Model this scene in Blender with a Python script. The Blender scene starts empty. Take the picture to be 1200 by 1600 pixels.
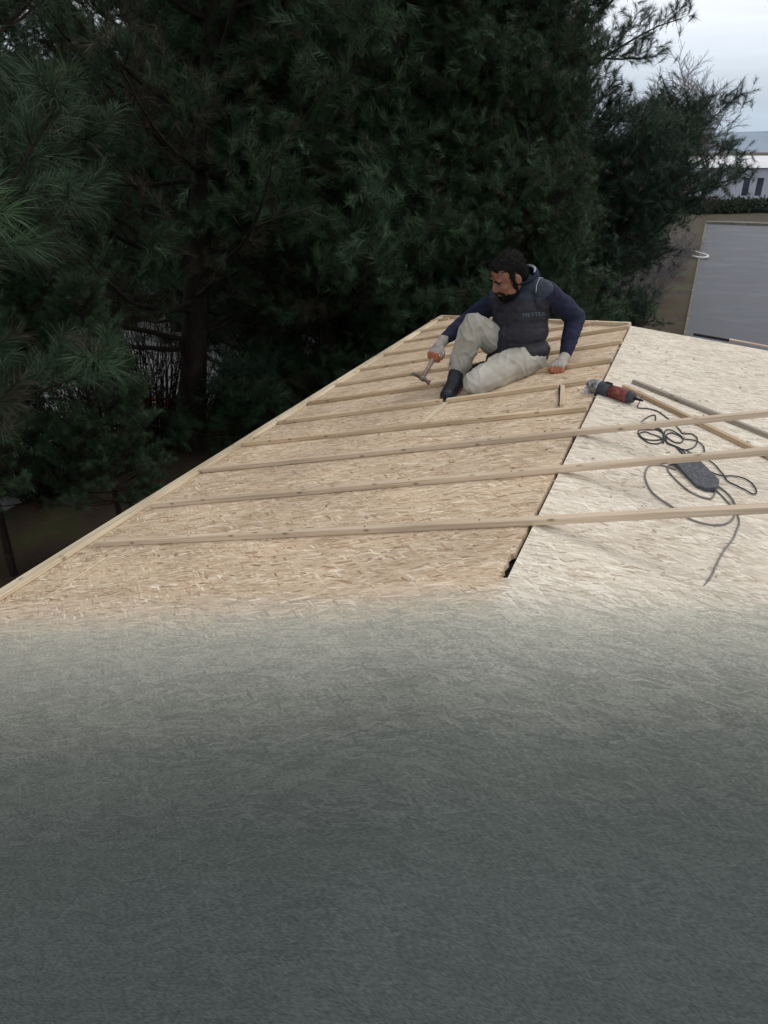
import bpy, bmesh, math, random
import numpy as np
from mathutils import Vector, Matrix, noise
from mathutils.bvhtree import BVHTree
rad = math.radians

# ------------------------------------------------------------------ camera, sky, sun, exposure
F = 1155.0                                   # focal length in photograph pixels
TH = math.atan(580.0 / F)                    # downward pitch
CAMZ = 4.0
scn = bpy.context.scene
cd = bpy.data.cameras.new("camera")
cd.sensor_fit = 'VERTICAL'; cd.sensor_height = 36.0; cd.lens = 36.0 * F / 1600.0
cd.clip_start = 0.05; cd.clip_end = 6000
cam = bpy.data.objects.new("camera", cd); scn.collection.objects.link(cam)
cam.location = (0, 0, CAMZ); cam.rotation_euler = (math.pi / 2 - TH, 0, 0)
scn.camera = cam

SUN_AZ, SUN_EL = rad(75), rad(52)            # azimuth clockwise from +Y
w = bpy.data.worlds.new("World"); scn.world = w; w.use_nodes = True
nt = w.node_tree; nt.nodes.clear()
def N(t, typ, **k):
    n = t.nodes.new(typ)
    for a, b in k.items(): setattr(n, a, b)
    return n
out = N(nt, 'ShaderNodeOutputWorld'); bg = N(nt, 'ShaderNodeBackground')
sky = N(nt, 'ShaderNodeTexSky', sky_type='NISHITA', sun_disc=False)
sky.sun_elevation = SUN_EL; sky.sun_rotation = SUN_AZ
sky.air_density = 1.4; sky.dust_density = 2.0
tc = N(nt, 'ShaderNodeTexCoord'); sep = N(nt, 'ShaderNodeSeparateXYZ')
nt.links.new(tc.outputs['Generated'], sep.inputs[0])
# overcast deck: radiance climbs towards the zenith, streaky cloud bands near the horizon
ramp = N(nt, 'ShaderNodeValToRGB'); e = ramp.color_ramp.elements
e[0].position = 0.0; e[0].color = (.46, .56, .68, 1)
e[1].position = 1.0; e[1].color = (.98, .99, 1.0, 1)
for pos, c in ((.03, (.50, .60, .72)), (.08, (.70, .78, .89)), (.16, (.96, .97, 1.02)), (.45, (.95, .96, 1.0))):
    q = e.new(pos); q.color = (*c, 1)
nt.links.new(sep.outputs[2], ramp.inputs[0])
mp = N(nt, 'ShaderNodeMapping'); mp.inputs['Scale'].default_value = (1.6, 1.6, 16)
nt.links.new(tc.outputs['Generated'], mp.inputs[0])
nz = N(nt, 'ShaderNodeTexNoise'); nz.inputs['Scale'].default_value = 1.7; nz.inputs['Detail'].default_value = 5
nt.links.new(mp.outputs[0], nz.inputs['Vector'])
cr = N(nt, 'ShaderNodeMapRange'); cr.inputs[1].default_value = .3; cr.inputs[2].default_value = .7
cr.inputs[3].default_value = 8.4; cr.inputs[4].default_value = 10.8
nt.links.new(nz.outputs[0], cr.inputs[0])
mul = N(nt, 'ShaderNodeVectorMath', operation='SCALE')
nt.links.new(ramp.outputs[0], mul.inputs[0]); nt.links.new(cr.outputs[0], mul.inputs['Scale'])
mix = N(nt, 'ShaderNodeMixRGB'); mix.inputs[0].default_value = .88
nt.links.new(sky.outputs[0], mix.inputs[1]); nt.links.new(mul.outputs[0], mix.inputs[2])
nt.links.new(mix.outputs[0], bg.inputs[0]); bg.inputs[1].default_value = 0.115
nt.links.new(bg.outputs[0], out.inputs[0])

sl = bpy.data.lights.new("sun", 'SUN'); sl.energy = .9; sl.angle = rad(26); sl.color = (1, .95, .88)
so = bpy.data.objects.new("sun", sl); scn.collection.objects.link(so)
sd = Vector((math.sin(SUN_AZ) * math.cos(SUN_EL), math.cos(SUN_AZ) * math.cos(SUN_EL), math.sin(SUN_EL)))
so.rotation_euler = sd.to_track_quat('Z', 'Y').to_euler(); so.location = (20, 5, 30)

scn.view_settings.view_transform = 'Standard'; scn.view_settings.look = 'None'
scn.view_settings.exposure = 0.0; scn.view_settings.gamma = 1.0

# ------------------------------------------------------------------ helpers
COL = scn.collection
CF = Vector((0, math.cos(TH), -math.sin(TH))); CU = Vector((0, math.sin(TH), math.cos(TH))); CX = Vector((1, 0, 0))
ORG = Vector((0, 0, CAMZ))
def ray(x, y):
    return CF + CX * ((x - 600) / F) + CU * ((800 - y) / F)
def at(x, y, t):
    """point seen at photo position x, y at depth t: used to survey sizes from the photograph"""
    return ORG + ray(x, y) * t
AZ = math.atan(.4563 / 1.119)
R2 = Vector((math.sin(AZ), math.cos(AZ), 0)); P2 = Vector((math.cos(AZ), -math.sin(AZ), 0))
H = 1.12; P0 = -.318 * H; ZR = CAMZ - H
SL, SR = .25, .10
def zl(p): return ZR + SL * (p - P0)
def zr(p): return ZR - SR * (p - P0)
def L3(p, r, h=0.0):                          # point of the left roof plane (or its extension)
    n = Vector((-SL * P2.x, -SL * P2.y, 1)).normalized()
    return P2 * p + R2 * r + Vector((0, 0, zl(p))) + n * h
def Rt3(p, r, h=0.0):
    n = Vector((SR * P2.x, SR * P2.y, 1)).normalized()
    return P2 * p + R2 * r + Vector((0, 0, zr(p))) + n * h
def hit(x, y, s, h=0.0):
    d = ray(x, y); pd = d.dot(P2)
    t = (CAMZ - ZR - h + s * P0) / (-(d.z) + s * pd) if True else 0
    q = ORG + d * t
    return q.dot(P2), q.dot(R2)
def hl(x, y, h=0.0): return hit(x, y, SL, h * 1.03)
def hr(x, y, h=0.0): return hit(x, y, -SR, h)
def gnd(x, y, z=0.0):
    d = ray(x, y); t = (z - CAMZ) / d.z
    return ORG + d * t

class MB:
    def __init__(s): s.v = []; s.f = []; s.uv = {}
    def add(s, vs, fs):
        o = len(s.v); s.v += [Vector(v) for v in vs]; s.f += [[i + o for i in f] for f in fs]; return o
    def box(s, M, sx, sy, sz):
        vs = [M @ Vector((x * sx / 2, y * sy / 2, z * sz / 2)) for x in (-1, 1) for y in (-1, 1) for z in (-1, 1)]
        s.add(vs, [(0, 1, 3, 2), (4, 6, 7, 5), (0, 4, 5, 1), (2, 3, 7, 6), (0, 2, 6, 4), (1, 5, 7, 3)])
    def prism(s, poly, fn, h0, h1):
        """closed slab: poly of (p, r), fn maps p, r, h to world"""
        n = len(poly); a = [fn(p, r, h1) for p, r in poly] + [fn(p, r, h0) for p, r in poly]
        s.add(a, [list(range(n)), list(range(2 * n - 1, n - 1, -1))] + [[i, i + n, (i + 1) % n + n, (i + 1) % n] for i in range(n)])
    def tube(s, pts, rs, n=8, cap=True, flat=None):
        pts = [Vector(p) for p in pts]
        if not hasattr(rs, '__len__'): rs = [rs] * len(pts)
        t0 = (pts[1] - pts[0]).normalized()
        up = Vector((0, 0, 1)) if abs(t0.z) < .9 else Vector((1, 0, 0))
        a = t0.cross(up).normalized(); vs = []
        for i, p in enumerate(pts):
            t = (pts[min(i + 1, len(pts) - 1)] - pts[max(i - 1, 0)]).normalized()
            a = (a - t * a.dot(t)).normalized(); b = t.cross(a)
            for k in range(n):
                c = 2 * math.pi * k / n
                vs.append(p + (a * math.cos(c) + b * math.sin(c)) * rs[i])
        m = len(pts)
        fs = [[i * n + k, i * n + (k + 1) % n, (i + 1) * n + (k + 1) % n, (i + 1) * n + k] for i in range(m - 1) for k in range(n)]
        if cap: fs += [list(range(n - 1, -1, -1)), [(m - 1) * n + k for k in range(n)]]
        s.add(vs, fs)
    def lathe(s, M, prof, n=24):
        """profile of (z, r) round the local Z axis"""
        vs = []
        for z, r in prof:
            for k in range(n):
                c = 2 * math.pi * k / n; vs.append(M @ Vector((r * math.cos(c), r * math.sin(c), z)))
        m = len(prof)
        fs = [[i * n + k, i * n + (k + 1) % n, (i + 1) * n + (k + 1) % n, (i + 1) * n + k] for i in range(m - 1) for k in range(n)]
        fs += [list(range(n - 1, -1, -1)), [(m - 1) * n + k for k in range(n)]]
        s.add(vs, fs)
    def ell(s, c, ax, n=16, m=10):
        """ellipsoid: centre and three axis vectors"""
        vs = []
        for i in range(1, m):
            th = math.pi * i / m
            for k in range(n):
                ph = 2 * math.pi * k / n
                vs.append(c + ax[0] * (math.sin(th) * math.cos(ph)) + ax[1] * (math.sin(th) * math.sin(ph)) + ax[2] * math.cos(th))
        vs += [c + ax[2], c - ax[2]]; T = len(vs) - 2
        fs = [[i * n + k, (i + 1) * n + k, (i + 1) * n + (k + 1) % n, i * n + (k + 1) % n] for i in range(m - 2) for k in range(n)]
        fs += [[T, k, (k + 1) % n] for k in range(n)] + [[T + 1, (m - 2) * n + (k + 1) % n, (m - 2) * n + k] for k in range(n)]
        s.add(vs, fs)
    def cap(s, a, b, ra, rb, n=16):
        """tapered capsule"""
        a = Vector(a); b = Vector(b); d = (b - a); L = d.length; q = d.to_track_quat('Z', 'Y').to_matrix().to_4x4()
        pr = [(-ra * math.cos(x), max(ra * math.sin(x), .0004)) for x in (0, .4, .8, 1.2, 1.57)] + \
             [(L + rb * math.sin(x), max(rb * math.cos(x), .0004)) for x in (0, .4, .8, 1.2, 1.57)]
        s.lathe(Matrix.Translation(a) @ q, pr, n)
    def chain(s, pts, n=16):
        for (a, ra), (b, rb) in zip(pts, pts[1:]): s.cap(a, b, ra, rb, n)
    def build(s, name, mat, parent=None, smooth=False, uvf=None, bevel=0.0, origin=None):
        me = bpy.data.meshes.new(name)
        o_ = Vector(origin) if origin is not None else Vector((0, 0, 0))
        me.from_pydata([v - o_ for v in s.v], [], s.f)
        if uvf:
            uv = me.uv_layers.new(name="UVMap"); co = [uvf(v) for v in s.v]
            vi = np.zeros(len(me.loops), np.int32); me.loops.foreach_get('vertex_index', vi)
            uv.data.foreach_set('uv', np.array(co, np.float32)[vi].ravel())
        bm = bmesh.new(); bm.from_mesh(me); bmesh.ops.recalc_face_normals(bm, faces=bm.faces)
        if bevel: bmesh.ops.bevel(bm, geom=bm.edges[:], offset=bevel, segments=2, affect='EDGES', profile=.6)
        bm.to_mesh(me); bm.free()
        if smooth:
            for p in me.polygons: p.use_smooth = True
        me.materials.append(mat)
        o = bpy.data.objects.new(name, me); COL.objects.link(o); o.location = o_
        if parent is not None:
            o.parent = parent; o.location = o_ - parent.location
        return o
def tag(o, label=None, cat=None, group=None, kind=None):
    if label: o['label'] = label
    if cat: o['category'] = cat
    if group: o['group'] = group
    if kind: o['kind'] = kind
    return o
def empty(name, loc, label, cat, group=None):
    o = bpy.data.objects.new(name, None); COL.objects.link(o); o.location = loc; o.empty_display_size = .2
    return tag(o, label, cat, group)
def remeshed(mb, name, mat, parent, vox, smooth_it=4, disp=None, origin=None):
    """union of overlapping closed shapes as one smooth continuous skin"""
    tmp = mb.build(name + "_tmp", mat)
    m = tmp.modifiers.new("r", 'REMESH'); m.mode = 'VOXEL'; m.voxel_size = vox; m.use_smooth_shade = True
    sm = tmp.modifiers.new("s", 'SMOOTH'); sm.iterations = smooth_it; sm.factor = .5
    dg = bpy.context.evaluated_depsgraph_get(); dg.update()
    me = bpy.data.meshes.new_from_object(tmp.evaluated_get(dg)); me.name = name
    bpy.data.objects.remove(tmp)
    o_ = Vector(origin) if origin is not None else Vector((0, 0, 0))
    nv = len(me.vertices); co = np.empty(nv * 3, np.float32); me.vertices.foreach_get('co', co); co = co.reshape(-1, 3)
    if disp:
        nn = np.empty(nv * 3, np.float32); me.vertex_normals.foreach_get('vector', nn); nn = nn.reshape(-1, 3)
        dd = np.array([disp(Vector(c), Vector(n)) for c, n in zip(co.tolist(), nn.tolist())], np.float32)
        co = co + nn * dd[:, None]
    co = co - np.array(o_, np.float32); me.vertices.foreach_set('co', co.ravel()); me.update()
    for p in me.polygons: p.use_smooth = True
    me.materials.clear(); me.materials.append(mat)
    o = bpy.data.objects.new(name, me); COL.objects.link(o); o.location = o_
    if parent is not None: o.parent = parent; o.location = o_ - parent.location
    return o
def npmesh(name, V, T, mat, parent=None, tint=None, smooth=False):
    me = bpy.data.meshes.new(name); V = np.asarray(V, np.float32); T = np.asarray(T, np.int32)
    me.vertices.add(len(V)); me.vertices.foreach_set('co', V.ravel())
    me.loops.add(T.size); me.loops.foreach_set('vertex_index', T.ravel())
    k = T.shape[1]; me.polygons.add(len(T)); me.polygons.foreach_set('loop_start', np.arange(0, T.size, k, dtype=np.int32))
    me.polygons.foreach_set('loop_total', np.full(len(T), k, np.int32))
    if smooth: me.polygons.foreach_set('use_smooth', np.ones(len(T), bool))
    if tint is not None:
        a = me.attributes.new('tint', 'FLOAT', 'POINT'); a.data.foreach_set('value', np.asarray(tint, np.float32))
    me.update(calc_edges=True); me.materials.append(mat)
    o = bpy.data.objects.new(name, me); COL.objects.link(o)
    if parent is not None: o.parent = parent
    return o

# ------------------------------------------------------------------ materials
def newmat(name):
    m = bpy.data.materials.new(name); m.use_nodes = True; t = m.node_tree
    return m, t, t.nodes['Principled BSDF']
def ramp_node(t, stops):
    r = N(t, 'ShaderNodeValToRGB'); e = r.color_ramp.elements
    e[0].position, e[0].color = stops[0][0], (*stops[0][1], 1); e[1].position, e[1].color = stops[-1][0], (*stops[-1][1], 1)
    for p, c in stops[1:-1]:
        q = e.new(p); q.color = (*c, 1)
    return r
def noisy(name, stops, scale=20, detail=4, rough=.7, bump=.2, bdist=.003, spec=.3, stretch=None, metal=0.0, coord='Object', bscale=None, rvar=0):
    m, t, b = newmat(name)
    tcn = N(t, 'ShaderNodeTexCoord'); mp = N(t, 'ShaderNodeMapping')
    if stretch: mp.inputs['Scale'].default_value = stretch
    t.links.new(tcn.outputs[coord], mp.inputs[0])
    n = N(t, 'ShaderNodeTexNoise'); n.inputs['Scale'].default_value = scale; n.inputs['Detail'].default_value = detail
    n.inputs['Roughness'].default_value = .62
    t.links.new(mp.outputs[0], n.inputs['Vector'])
    r = ramp_node(t, stops); t.links.new(n.outputs[0], r.inputs[0]); t.links.new(r.outputs[0], b.inputs['Base Color'])
    b.inputs['Roughness'].default_value = rough; b.inputs['Specular IOR Level'].default_value = spec; b.inputs['Metallic'].default_value = metal
    if rvar:
        mr = N(t, 'ShaderNodeMapRange'); mr.inputs[1].default_value = .35; mr.inputs[2].default_value = .65
        mr.inputs[3].default_value = rough - rvar; mr.inputs[4].default_value = rough + rvar
        t.links.new(n.outputs[0], mr.inputs[0]); t.links.new(mr.outputs[0], b.inputs['Roughness'])
    if bump:
        n2 = n
        if bscale:
            n2 = N(t, 'ShaderNodeTexNoise'); n2.inputs['Scale'].default_value = bscale; n2.inputs['Detail'].default_value = 4
            t.links.new(mp.outputs[0], n2.inputs['Vector'])
        bp = N(t, 'ShaderNodeBump'); bp.inputs['Strength'].default_value = bump; bp.inputs['Distance'].default_value = bdist
        t.links.new(n2.outputs[0], bp.inputs['Height']); t.links.new(bp.outputs[0], b.inputs['Normal'])
    return m
def math_n(t, op, a, b=None, c=None):
    n = N(t, 'ShaderNodeMath', operation=op)
    for i, x in enumerate((a, b, c)):
        if x is None: continue
        if isinstance(x, (int, float)): n.inputs[i].default_value = x
        else: t.links.new(x, n.inputs[i])
    return n.outputs[0]
def strands(t, uv, layers, warp=.08):
    """overlapping wood strands: returns (value, height) sockets"""
    wn = N(t, 'ShaderNodeTexNoise', noise_dimensions='2D'); wn.inputs['Scale'].default_value = 7; wn.inputs['Detail'].default_value = 1.5
    t.links.new(uv, wn.inputs['Vector'])
    wv = N(t, 'ShaderNodeVectorMath', operation='SUBTRACT'); t.links.new(wn.outputs['Color'], wv.inputs[0]); wv.inputs[1].default_value = (.5, .5, .5)
    ws = N(t, 'ShaderNodeVectorMath', operation='SCALE'); t.links.new(wv.outputs[0], ws.inputs[0]); ws.inputs['Scale'].default_value = warp * .1
    wa = N(t, 'ShaderNodeVectorMath', operation='ADD'); t.links.new(uv, wa.inputs[0]); t.links.new(ws.outputs[0], wa.inputs[1])
    best = None; val = None
    for ang, sx, sy, off in layers:
        m1 = N(t, 'ShaderNodeMapping'); m1.inputs['Rotation'].default_value = (0, 0, ang)
        m1.inputs['Location'].default_value = (off, off * .7, 0)
        t.links.new(wa.outputs[0], m1.inputs[0])
        m2 = N(t, 'ShaderNodeMapping'); m2.inputs['Scale'].default_value = (sx, sy, 1); t.links.new(m1.outputs[0], m2.inputs[0])
        v = N(t, 'ShaderNodeTexVoronoi', voronoi_dimensions='2D', feature='F1'); v.inputs['Scale'].default_value = 1
        v.inputs['Randomness'].default_value = 1; t.links.new(m2.outputs[0], v.inputs['Vector'])
        s = N(t, 'ShaderNodeSeparateColor'); t.links.new(v.outputs['Color'], s.inputs[0])
        hgt = math_n(t, 'SUBTRACT', s.outputs[0], math_n(t, 'MULTIPLY', v.outputs['Distance'], .55))
        if best is None: best, val = hgt, s.outputs[1]
        else:
            g = math_n(t, 'GREATER_THAN', hgt, best)
            mx = N(t, 'ShaderNodeMix'); t.links.new(g, mx.inputs[0]); t.links.new(val, mx.inputs[2]); t.links.new(s.outputs[1], mx.inputs[3])
            val = mx.outputs[0]; best = math_n(t, 'MAXIMUM', hgt, best)
    return val, best
LAY = [(.0, 15, 115, 0), (.24, 17, 125, 3.1), (-.30, 14, 105, 7.7), (.75, 21, 125, 13.3), (-.10, 18, 170, 19.1), (-.65, 20, 140, 23.7)]
def osb(name, stops, blotch=(.86, 1.1)):
    m, t, b = newmat(name)
    uv = N(t, 'ShaderNodeUVMap').outputs[0]
    val, hgt = strands(t, uv, LAY)
    r = ramp_node(t, stops); t.links.new(val, r.inputs[0])
    # colour is darker in the low gaps between strands
    cv = N(t, 'ShaderNodeMapRange'); cv.inputs[1].default_value = .12; cv.inputs[2].default_value = .5
    cv.inputs[3].default_value = .72; cv.inputs[4].default_value = 1.0; t.links.new(hgt, cv.inputs[0])
    bn = N(t, 'ShaderNodeTexNoise', noise_dimensions='2D'); bn.inputs['Scale'].default_value = 2.2; bn.inputs['Detail'].default_value = 3
    t.links.new(uv, bn.inputs['Vector'])
    br = N(t, 'ShaderNodeMapRange'); br.inputs[1].default_value = .3; br.inputs[2].default_value = .7
    br.inputs[3].default_value = blotch[0]; br.inputs[4].default_value = blotch[1]; t.links.new(bn.outputs[0], br.inputs[0])
    f = math_n(t, 'MULTIPLY', cv.outputs[0], br.outputs[0])
    sc = N(t, 'ShaderNodeVectorMath', operation='SCALE'); t.links.new(r.outputs[0], sc.inputs[0]); t.links.new(f, sc.inputs['Scale'])
    t.links.new(sc.outputs[0], b.inputs['Base Color'])
    b.inputs['Roughness'].default_value = .78; b.inputs['Specular IOR Level'].default_value = .2
    bp = N(t, 'ShaderNodeBump'); bp.inputs['Strength'].default_value = .35; bp.inputs['Distance'].default_value = .0015
    t.links.new(hgt, bp.inputs['Height']); t.links.new(bp.outputs[0], b.inputs['Normal'])
    return m
STL = [(0, (.26, .16, .09)), (.08, (.42, .295, .19)), (.4, (.545, .415, .285)), (.8, (.63, .50, .36)), (.93, (.71, .59, .45)), (1, (.82, .73, .60))]
STR = [(0, (.34, .26, .18)), (.10, (.50, .43, .34)), (.5, (.625, .56, .465)), (.85, (.70, .64, .545)), (1, (.80, .75, .66))]
OSB_L = osb("osb tan", STL)
OSB_R = osb("osb pale", STR, (.93, 1.04))

_a = hl(0, 945); _b = hl(797, 903); _c = hr(1200, 915)
RU0 = _b[1] + (_b[1] - _a[1]) / (_b[0] - _a[0]) * (P0 - _b[0])
KL = (_b[1] - _a[1]) / (_b[0] - _a[0]); KR = (_c[1] - RU0) / (_c[0] - P0)
def underlay_mat():
    m, t, b = newmat("fading underlay")
    uv = N(t, 'ShaderNodeUVMap').outputs[0]
    val, hgt = strands(t, uv, LAY)
    sepu = N(t, 'ShaderNodeSeparateXYZ'); t.links.new(uv, sepu.inputs[0])
    lr = N(t, 'ShaderNodeMapRange'); lr.inputs[1].default_value = P0 - .03; lr.inputs[2].default_value = P0 + .03; t.links.new(sepu.outputs[0], lr.inputs[0])
    dL = ramp_node(t, STL); dR = ramp_node(t, STR); t.links.new(val, dL.inputs[0]); t.links.new(val, dR.inputs[0])
    board_tone = N(t, 'ShaderNodeMixRGB'); t.links.new(lr.outputs[0], board_tone.inputs[0]); t.links.new(dL.outputs[0], board_tone.inputs[1]); t.links.new(dR.outputs[0], board_tone.inputs[2])
    # pale-to-dark fade painted into the sheet's colour, board tones at the far edge
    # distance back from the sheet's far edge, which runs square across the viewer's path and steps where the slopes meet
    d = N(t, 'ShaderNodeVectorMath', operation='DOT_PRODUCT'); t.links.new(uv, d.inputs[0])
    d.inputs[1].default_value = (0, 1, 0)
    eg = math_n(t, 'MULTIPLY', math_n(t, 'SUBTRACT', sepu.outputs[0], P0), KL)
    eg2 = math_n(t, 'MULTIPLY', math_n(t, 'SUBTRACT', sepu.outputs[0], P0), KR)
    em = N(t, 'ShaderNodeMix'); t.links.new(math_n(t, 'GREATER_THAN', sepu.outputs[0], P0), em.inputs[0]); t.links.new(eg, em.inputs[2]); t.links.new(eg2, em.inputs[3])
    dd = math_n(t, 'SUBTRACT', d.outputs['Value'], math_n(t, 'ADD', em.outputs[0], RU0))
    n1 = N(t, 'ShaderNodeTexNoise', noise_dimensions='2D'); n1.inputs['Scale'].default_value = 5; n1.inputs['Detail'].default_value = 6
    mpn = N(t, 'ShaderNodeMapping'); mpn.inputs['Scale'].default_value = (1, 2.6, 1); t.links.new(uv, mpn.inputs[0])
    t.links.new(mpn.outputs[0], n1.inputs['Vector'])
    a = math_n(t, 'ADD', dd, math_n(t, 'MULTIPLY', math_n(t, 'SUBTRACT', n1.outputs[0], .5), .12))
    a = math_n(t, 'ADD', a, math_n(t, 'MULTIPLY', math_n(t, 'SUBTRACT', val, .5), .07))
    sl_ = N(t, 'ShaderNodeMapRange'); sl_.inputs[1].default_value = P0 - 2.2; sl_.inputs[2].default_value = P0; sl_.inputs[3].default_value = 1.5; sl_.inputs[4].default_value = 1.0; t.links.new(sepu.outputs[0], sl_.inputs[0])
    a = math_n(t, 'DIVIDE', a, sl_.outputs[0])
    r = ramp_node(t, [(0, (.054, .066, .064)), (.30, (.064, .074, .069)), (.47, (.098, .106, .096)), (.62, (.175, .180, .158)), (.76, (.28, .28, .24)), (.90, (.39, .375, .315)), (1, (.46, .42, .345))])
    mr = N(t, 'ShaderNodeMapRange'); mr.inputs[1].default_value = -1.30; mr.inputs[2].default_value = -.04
    edge_mix = N(t, 'ShaderNodeMapRange'); edge_mix.interpolation_type = 'SMOOTHSTEP'; edge_mix.inputs[1].default_value = -.26; edge_mix.inputs[2].default_value = .05; t.links.new(a, edge_mix.inputs[0])
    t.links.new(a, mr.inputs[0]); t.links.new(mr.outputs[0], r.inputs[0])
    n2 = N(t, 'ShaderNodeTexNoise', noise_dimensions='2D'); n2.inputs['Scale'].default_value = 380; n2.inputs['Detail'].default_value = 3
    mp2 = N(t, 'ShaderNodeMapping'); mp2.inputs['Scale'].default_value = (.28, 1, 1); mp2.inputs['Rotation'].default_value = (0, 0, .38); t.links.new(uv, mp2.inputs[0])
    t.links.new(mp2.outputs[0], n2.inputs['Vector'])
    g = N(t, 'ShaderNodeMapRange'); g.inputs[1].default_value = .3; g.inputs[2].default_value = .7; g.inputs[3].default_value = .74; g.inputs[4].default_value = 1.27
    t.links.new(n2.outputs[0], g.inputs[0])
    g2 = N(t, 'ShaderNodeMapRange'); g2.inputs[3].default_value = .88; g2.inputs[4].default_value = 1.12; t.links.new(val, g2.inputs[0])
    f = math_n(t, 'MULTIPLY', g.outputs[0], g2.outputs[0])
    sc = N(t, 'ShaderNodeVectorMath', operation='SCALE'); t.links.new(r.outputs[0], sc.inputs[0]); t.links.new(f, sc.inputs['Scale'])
    fin = N(t, 'ShaderNodeMixRGB'); t.links.new(edge_mix.outputs[0], fin.inputs[0]); t.links.new(sc.outputs[0], fin.inputs[1]); t.links.new(board_tone.outputs[0], fin.inputs[2])
    t.links.new(fin.outputs[0], b.inputs['Base Color']); b.inputs['Roughness'].default_value = .85; b.inputs['Specular IOR Level'].default_value = .15
    bp = N(t, 'ShaderNodeBump'); bp.inputs['Strength'].default_value = .5; bp.inputs['Distance'].default_value = .0015
    hh = math_n(t, 'ADD', n2.outputs[0], math_n(t, 'MULTIPLY', hgt, .6))
    t.links.new(hh, bp.inputs['Height']); t.links.new(bp.outputs[0], b.inputs['Normal'])
    return m
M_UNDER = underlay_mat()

def wood(name, a, b_, c, seed=0):
    m, t, b = newmat(name)
    uv = N(t, 'ShaderNodeUVMap').outputs[0]
    mp = N(t, 'ShaderNodeMapping'); mp.inputs['Scale'].default_value = (2.2, 70, 1); mp.inputs['Location'].default_value = (seed, seed * 3, 0); t.links.new(uv, mp.inputs[0])
    n = N(t, 'ShaderNodeTexNoise', noise_dimensions='2D'); n.inputs['Scale'].default_value = 1; n.inputs['Detail'].default_value = 4; n.inputs['Distortion'].default_value = .6
    t.links.new(mp.outputs[0], n.inputs['Vector'])
    r = ramp_node(t, [(.25, a), (.5, b_), (.75, c)]); t.links.new(n.outputs[0], r.inputs[0])
    n3 = N(t, 'ShaderNodeTexNoise', noise_dimensions='2D'); n3.inputs['Scale'].default_value = 1.3; n3.inputs['Detail'].default_value = 2; t.links.new(uv, n3.inputs['Vector'])
    k1 = N(t, 'ShaderNodeMapRange'); k1.inputs[1].default_value = .3; k1.inputs[2].default_value = .7; k1.inputs[3].default_value = .82; k1.inputs[4].default_value = 1.12; t.links.new(n3.outputs[0], k1.inputs[0])
    # knots
    mk = N(t, 'ShaderNodeMapping'); mk.inputs['Scale'].default_value = (5, 9, 1); mk.inputs['Location'].default_value = (seed * 1.7, .3, 0); t.links.new(uv, mk.inputs[0])
    v = N(t, 'ShaderNodeTexVoronoi', voronoi_dimensions='2D'); v.inputs['Scale'].default_value = 1; t.links.new(mk.outputs[0], v.inputs['Vector'])
    kn = N(t, 'ShaderNodeMapRange'); kn.inputs[1].default_value = .03; kn.inputs[2].default_value = .09; kn.inputs[3].default_value = .45; kn.inputs[4].default_value = 1; t.links.new(v.outputs['Distance'], kn.inputs[0])
    f = math_n(t, 'MULTIPLY', k1.outputs[0], kn.outputs[0])
    sc = N(t, 'ShaderNodeVectorMath', operation='SCALE'); t.links.new(r.outputs[0], sc.inputs[0]); t.links.new(f, sc.inputs['Scale'])
    t.links.new(sc.outputs[0], b.inputs['Base Color']); b.inputs['Roughness'].default_value = .7; b.inputs['Specular IOR Level'].default_value = .25
    bp = N(t, 'ShaderNodeBump'); bp.inputs['Strength'].default_value = .3; bp.inputs['Distance'].default_value = .001
    t.links.new(n.outputs[0], bp.inputs['Height']); t.links.new(bp.outputs[0], b.inputs['Normal'])
    return m
W_TAN = [wood("batten timber", (.46, .34, .21), (.58, .45, .30), (.68, .55, .39), 1.3),
         wood("batten timber pink", (.44, .34, .24), (.56, .45, .33), (.66, .55, .42), 4.1),
         wood("batten timber brown", (.32, .23, .14), (.43, .32, .20), (.53, .41, .27), 8.9)]
W_GREY = wood("weathered plank", (.24, .21, .17), (.33, .29, .24), (.42, .37, .31), 2.2)
W_BRN = wood("brown plank", (.36, .25, .15), (.46, .33, .21), (.55, .42, .29), 6.2)
W_EDGE = wood("edge board timber", (.50, .40, .27), (.64, .54, .39), (.76, .67, .52), 3.3)

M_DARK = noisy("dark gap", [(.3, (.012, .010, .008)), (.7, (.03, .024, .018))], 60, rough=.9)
M_WALL = noisy("render wall", [(.3, (.42, .40, .36)), (.7, (.5, .48, .43))], 3, rough=.9)
M_GROUND = noisy("forest floor", [(.3, (.030, .022, .014)), (.5, (.058, .042, .027)), (.62, (.05, .055, .022)), (.75, (.085, .064, .042))], 1.1, 9, rough=.95, bump=.8, bdist=.03, bscale=16)
M_MOSS = noisy("mossy verge", [(.3, (.040, .032, .02)), (.5, (.05, .055, .022)), (.7, (.075, .08, .03))], 2.3, 8, rough=.95, bump=.8, bdist=.03, bscale=22)
M_CONC = noisy("pale paving", [(.3, (.26, .26, .26)), (.7, (.38, .375, .37))], 1.5, 6, rough=.85)
M_ROAD = noisy("damp road", [(.32, (.026, .030, .042)), (.5, (.042, .047, .060)), (.68, (.080, .083, .092))], .55, 9, rough=.55, bump=.15, bdist=.004, bscale=40, spec=.4, stretch=(1, 1.6, 1), rvar=.1)
M_KERB = noisy("kerb", [(.3, (.08, .08, .055)), (.5, (.13, .12, .095)), (.7, (.22, .20, .17))], 5, 6, rough=.9)
M_HILL = noisy("far hill", [(.3, (.17, .23, .29)), (.7, (.24, .29, .35))], .01, 4, rough=1)  # distance haze painted into the bluish hill colour
M_BARK = noisy("pine bark", [(.3, (.009, .007, .006)), (.55, (.024, .018, .014)), (.75, (.05, .037, .029))], 9, 6, rough=.95, bump=1, bdist=.03, stretch=(1, 1, .35))
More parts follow.
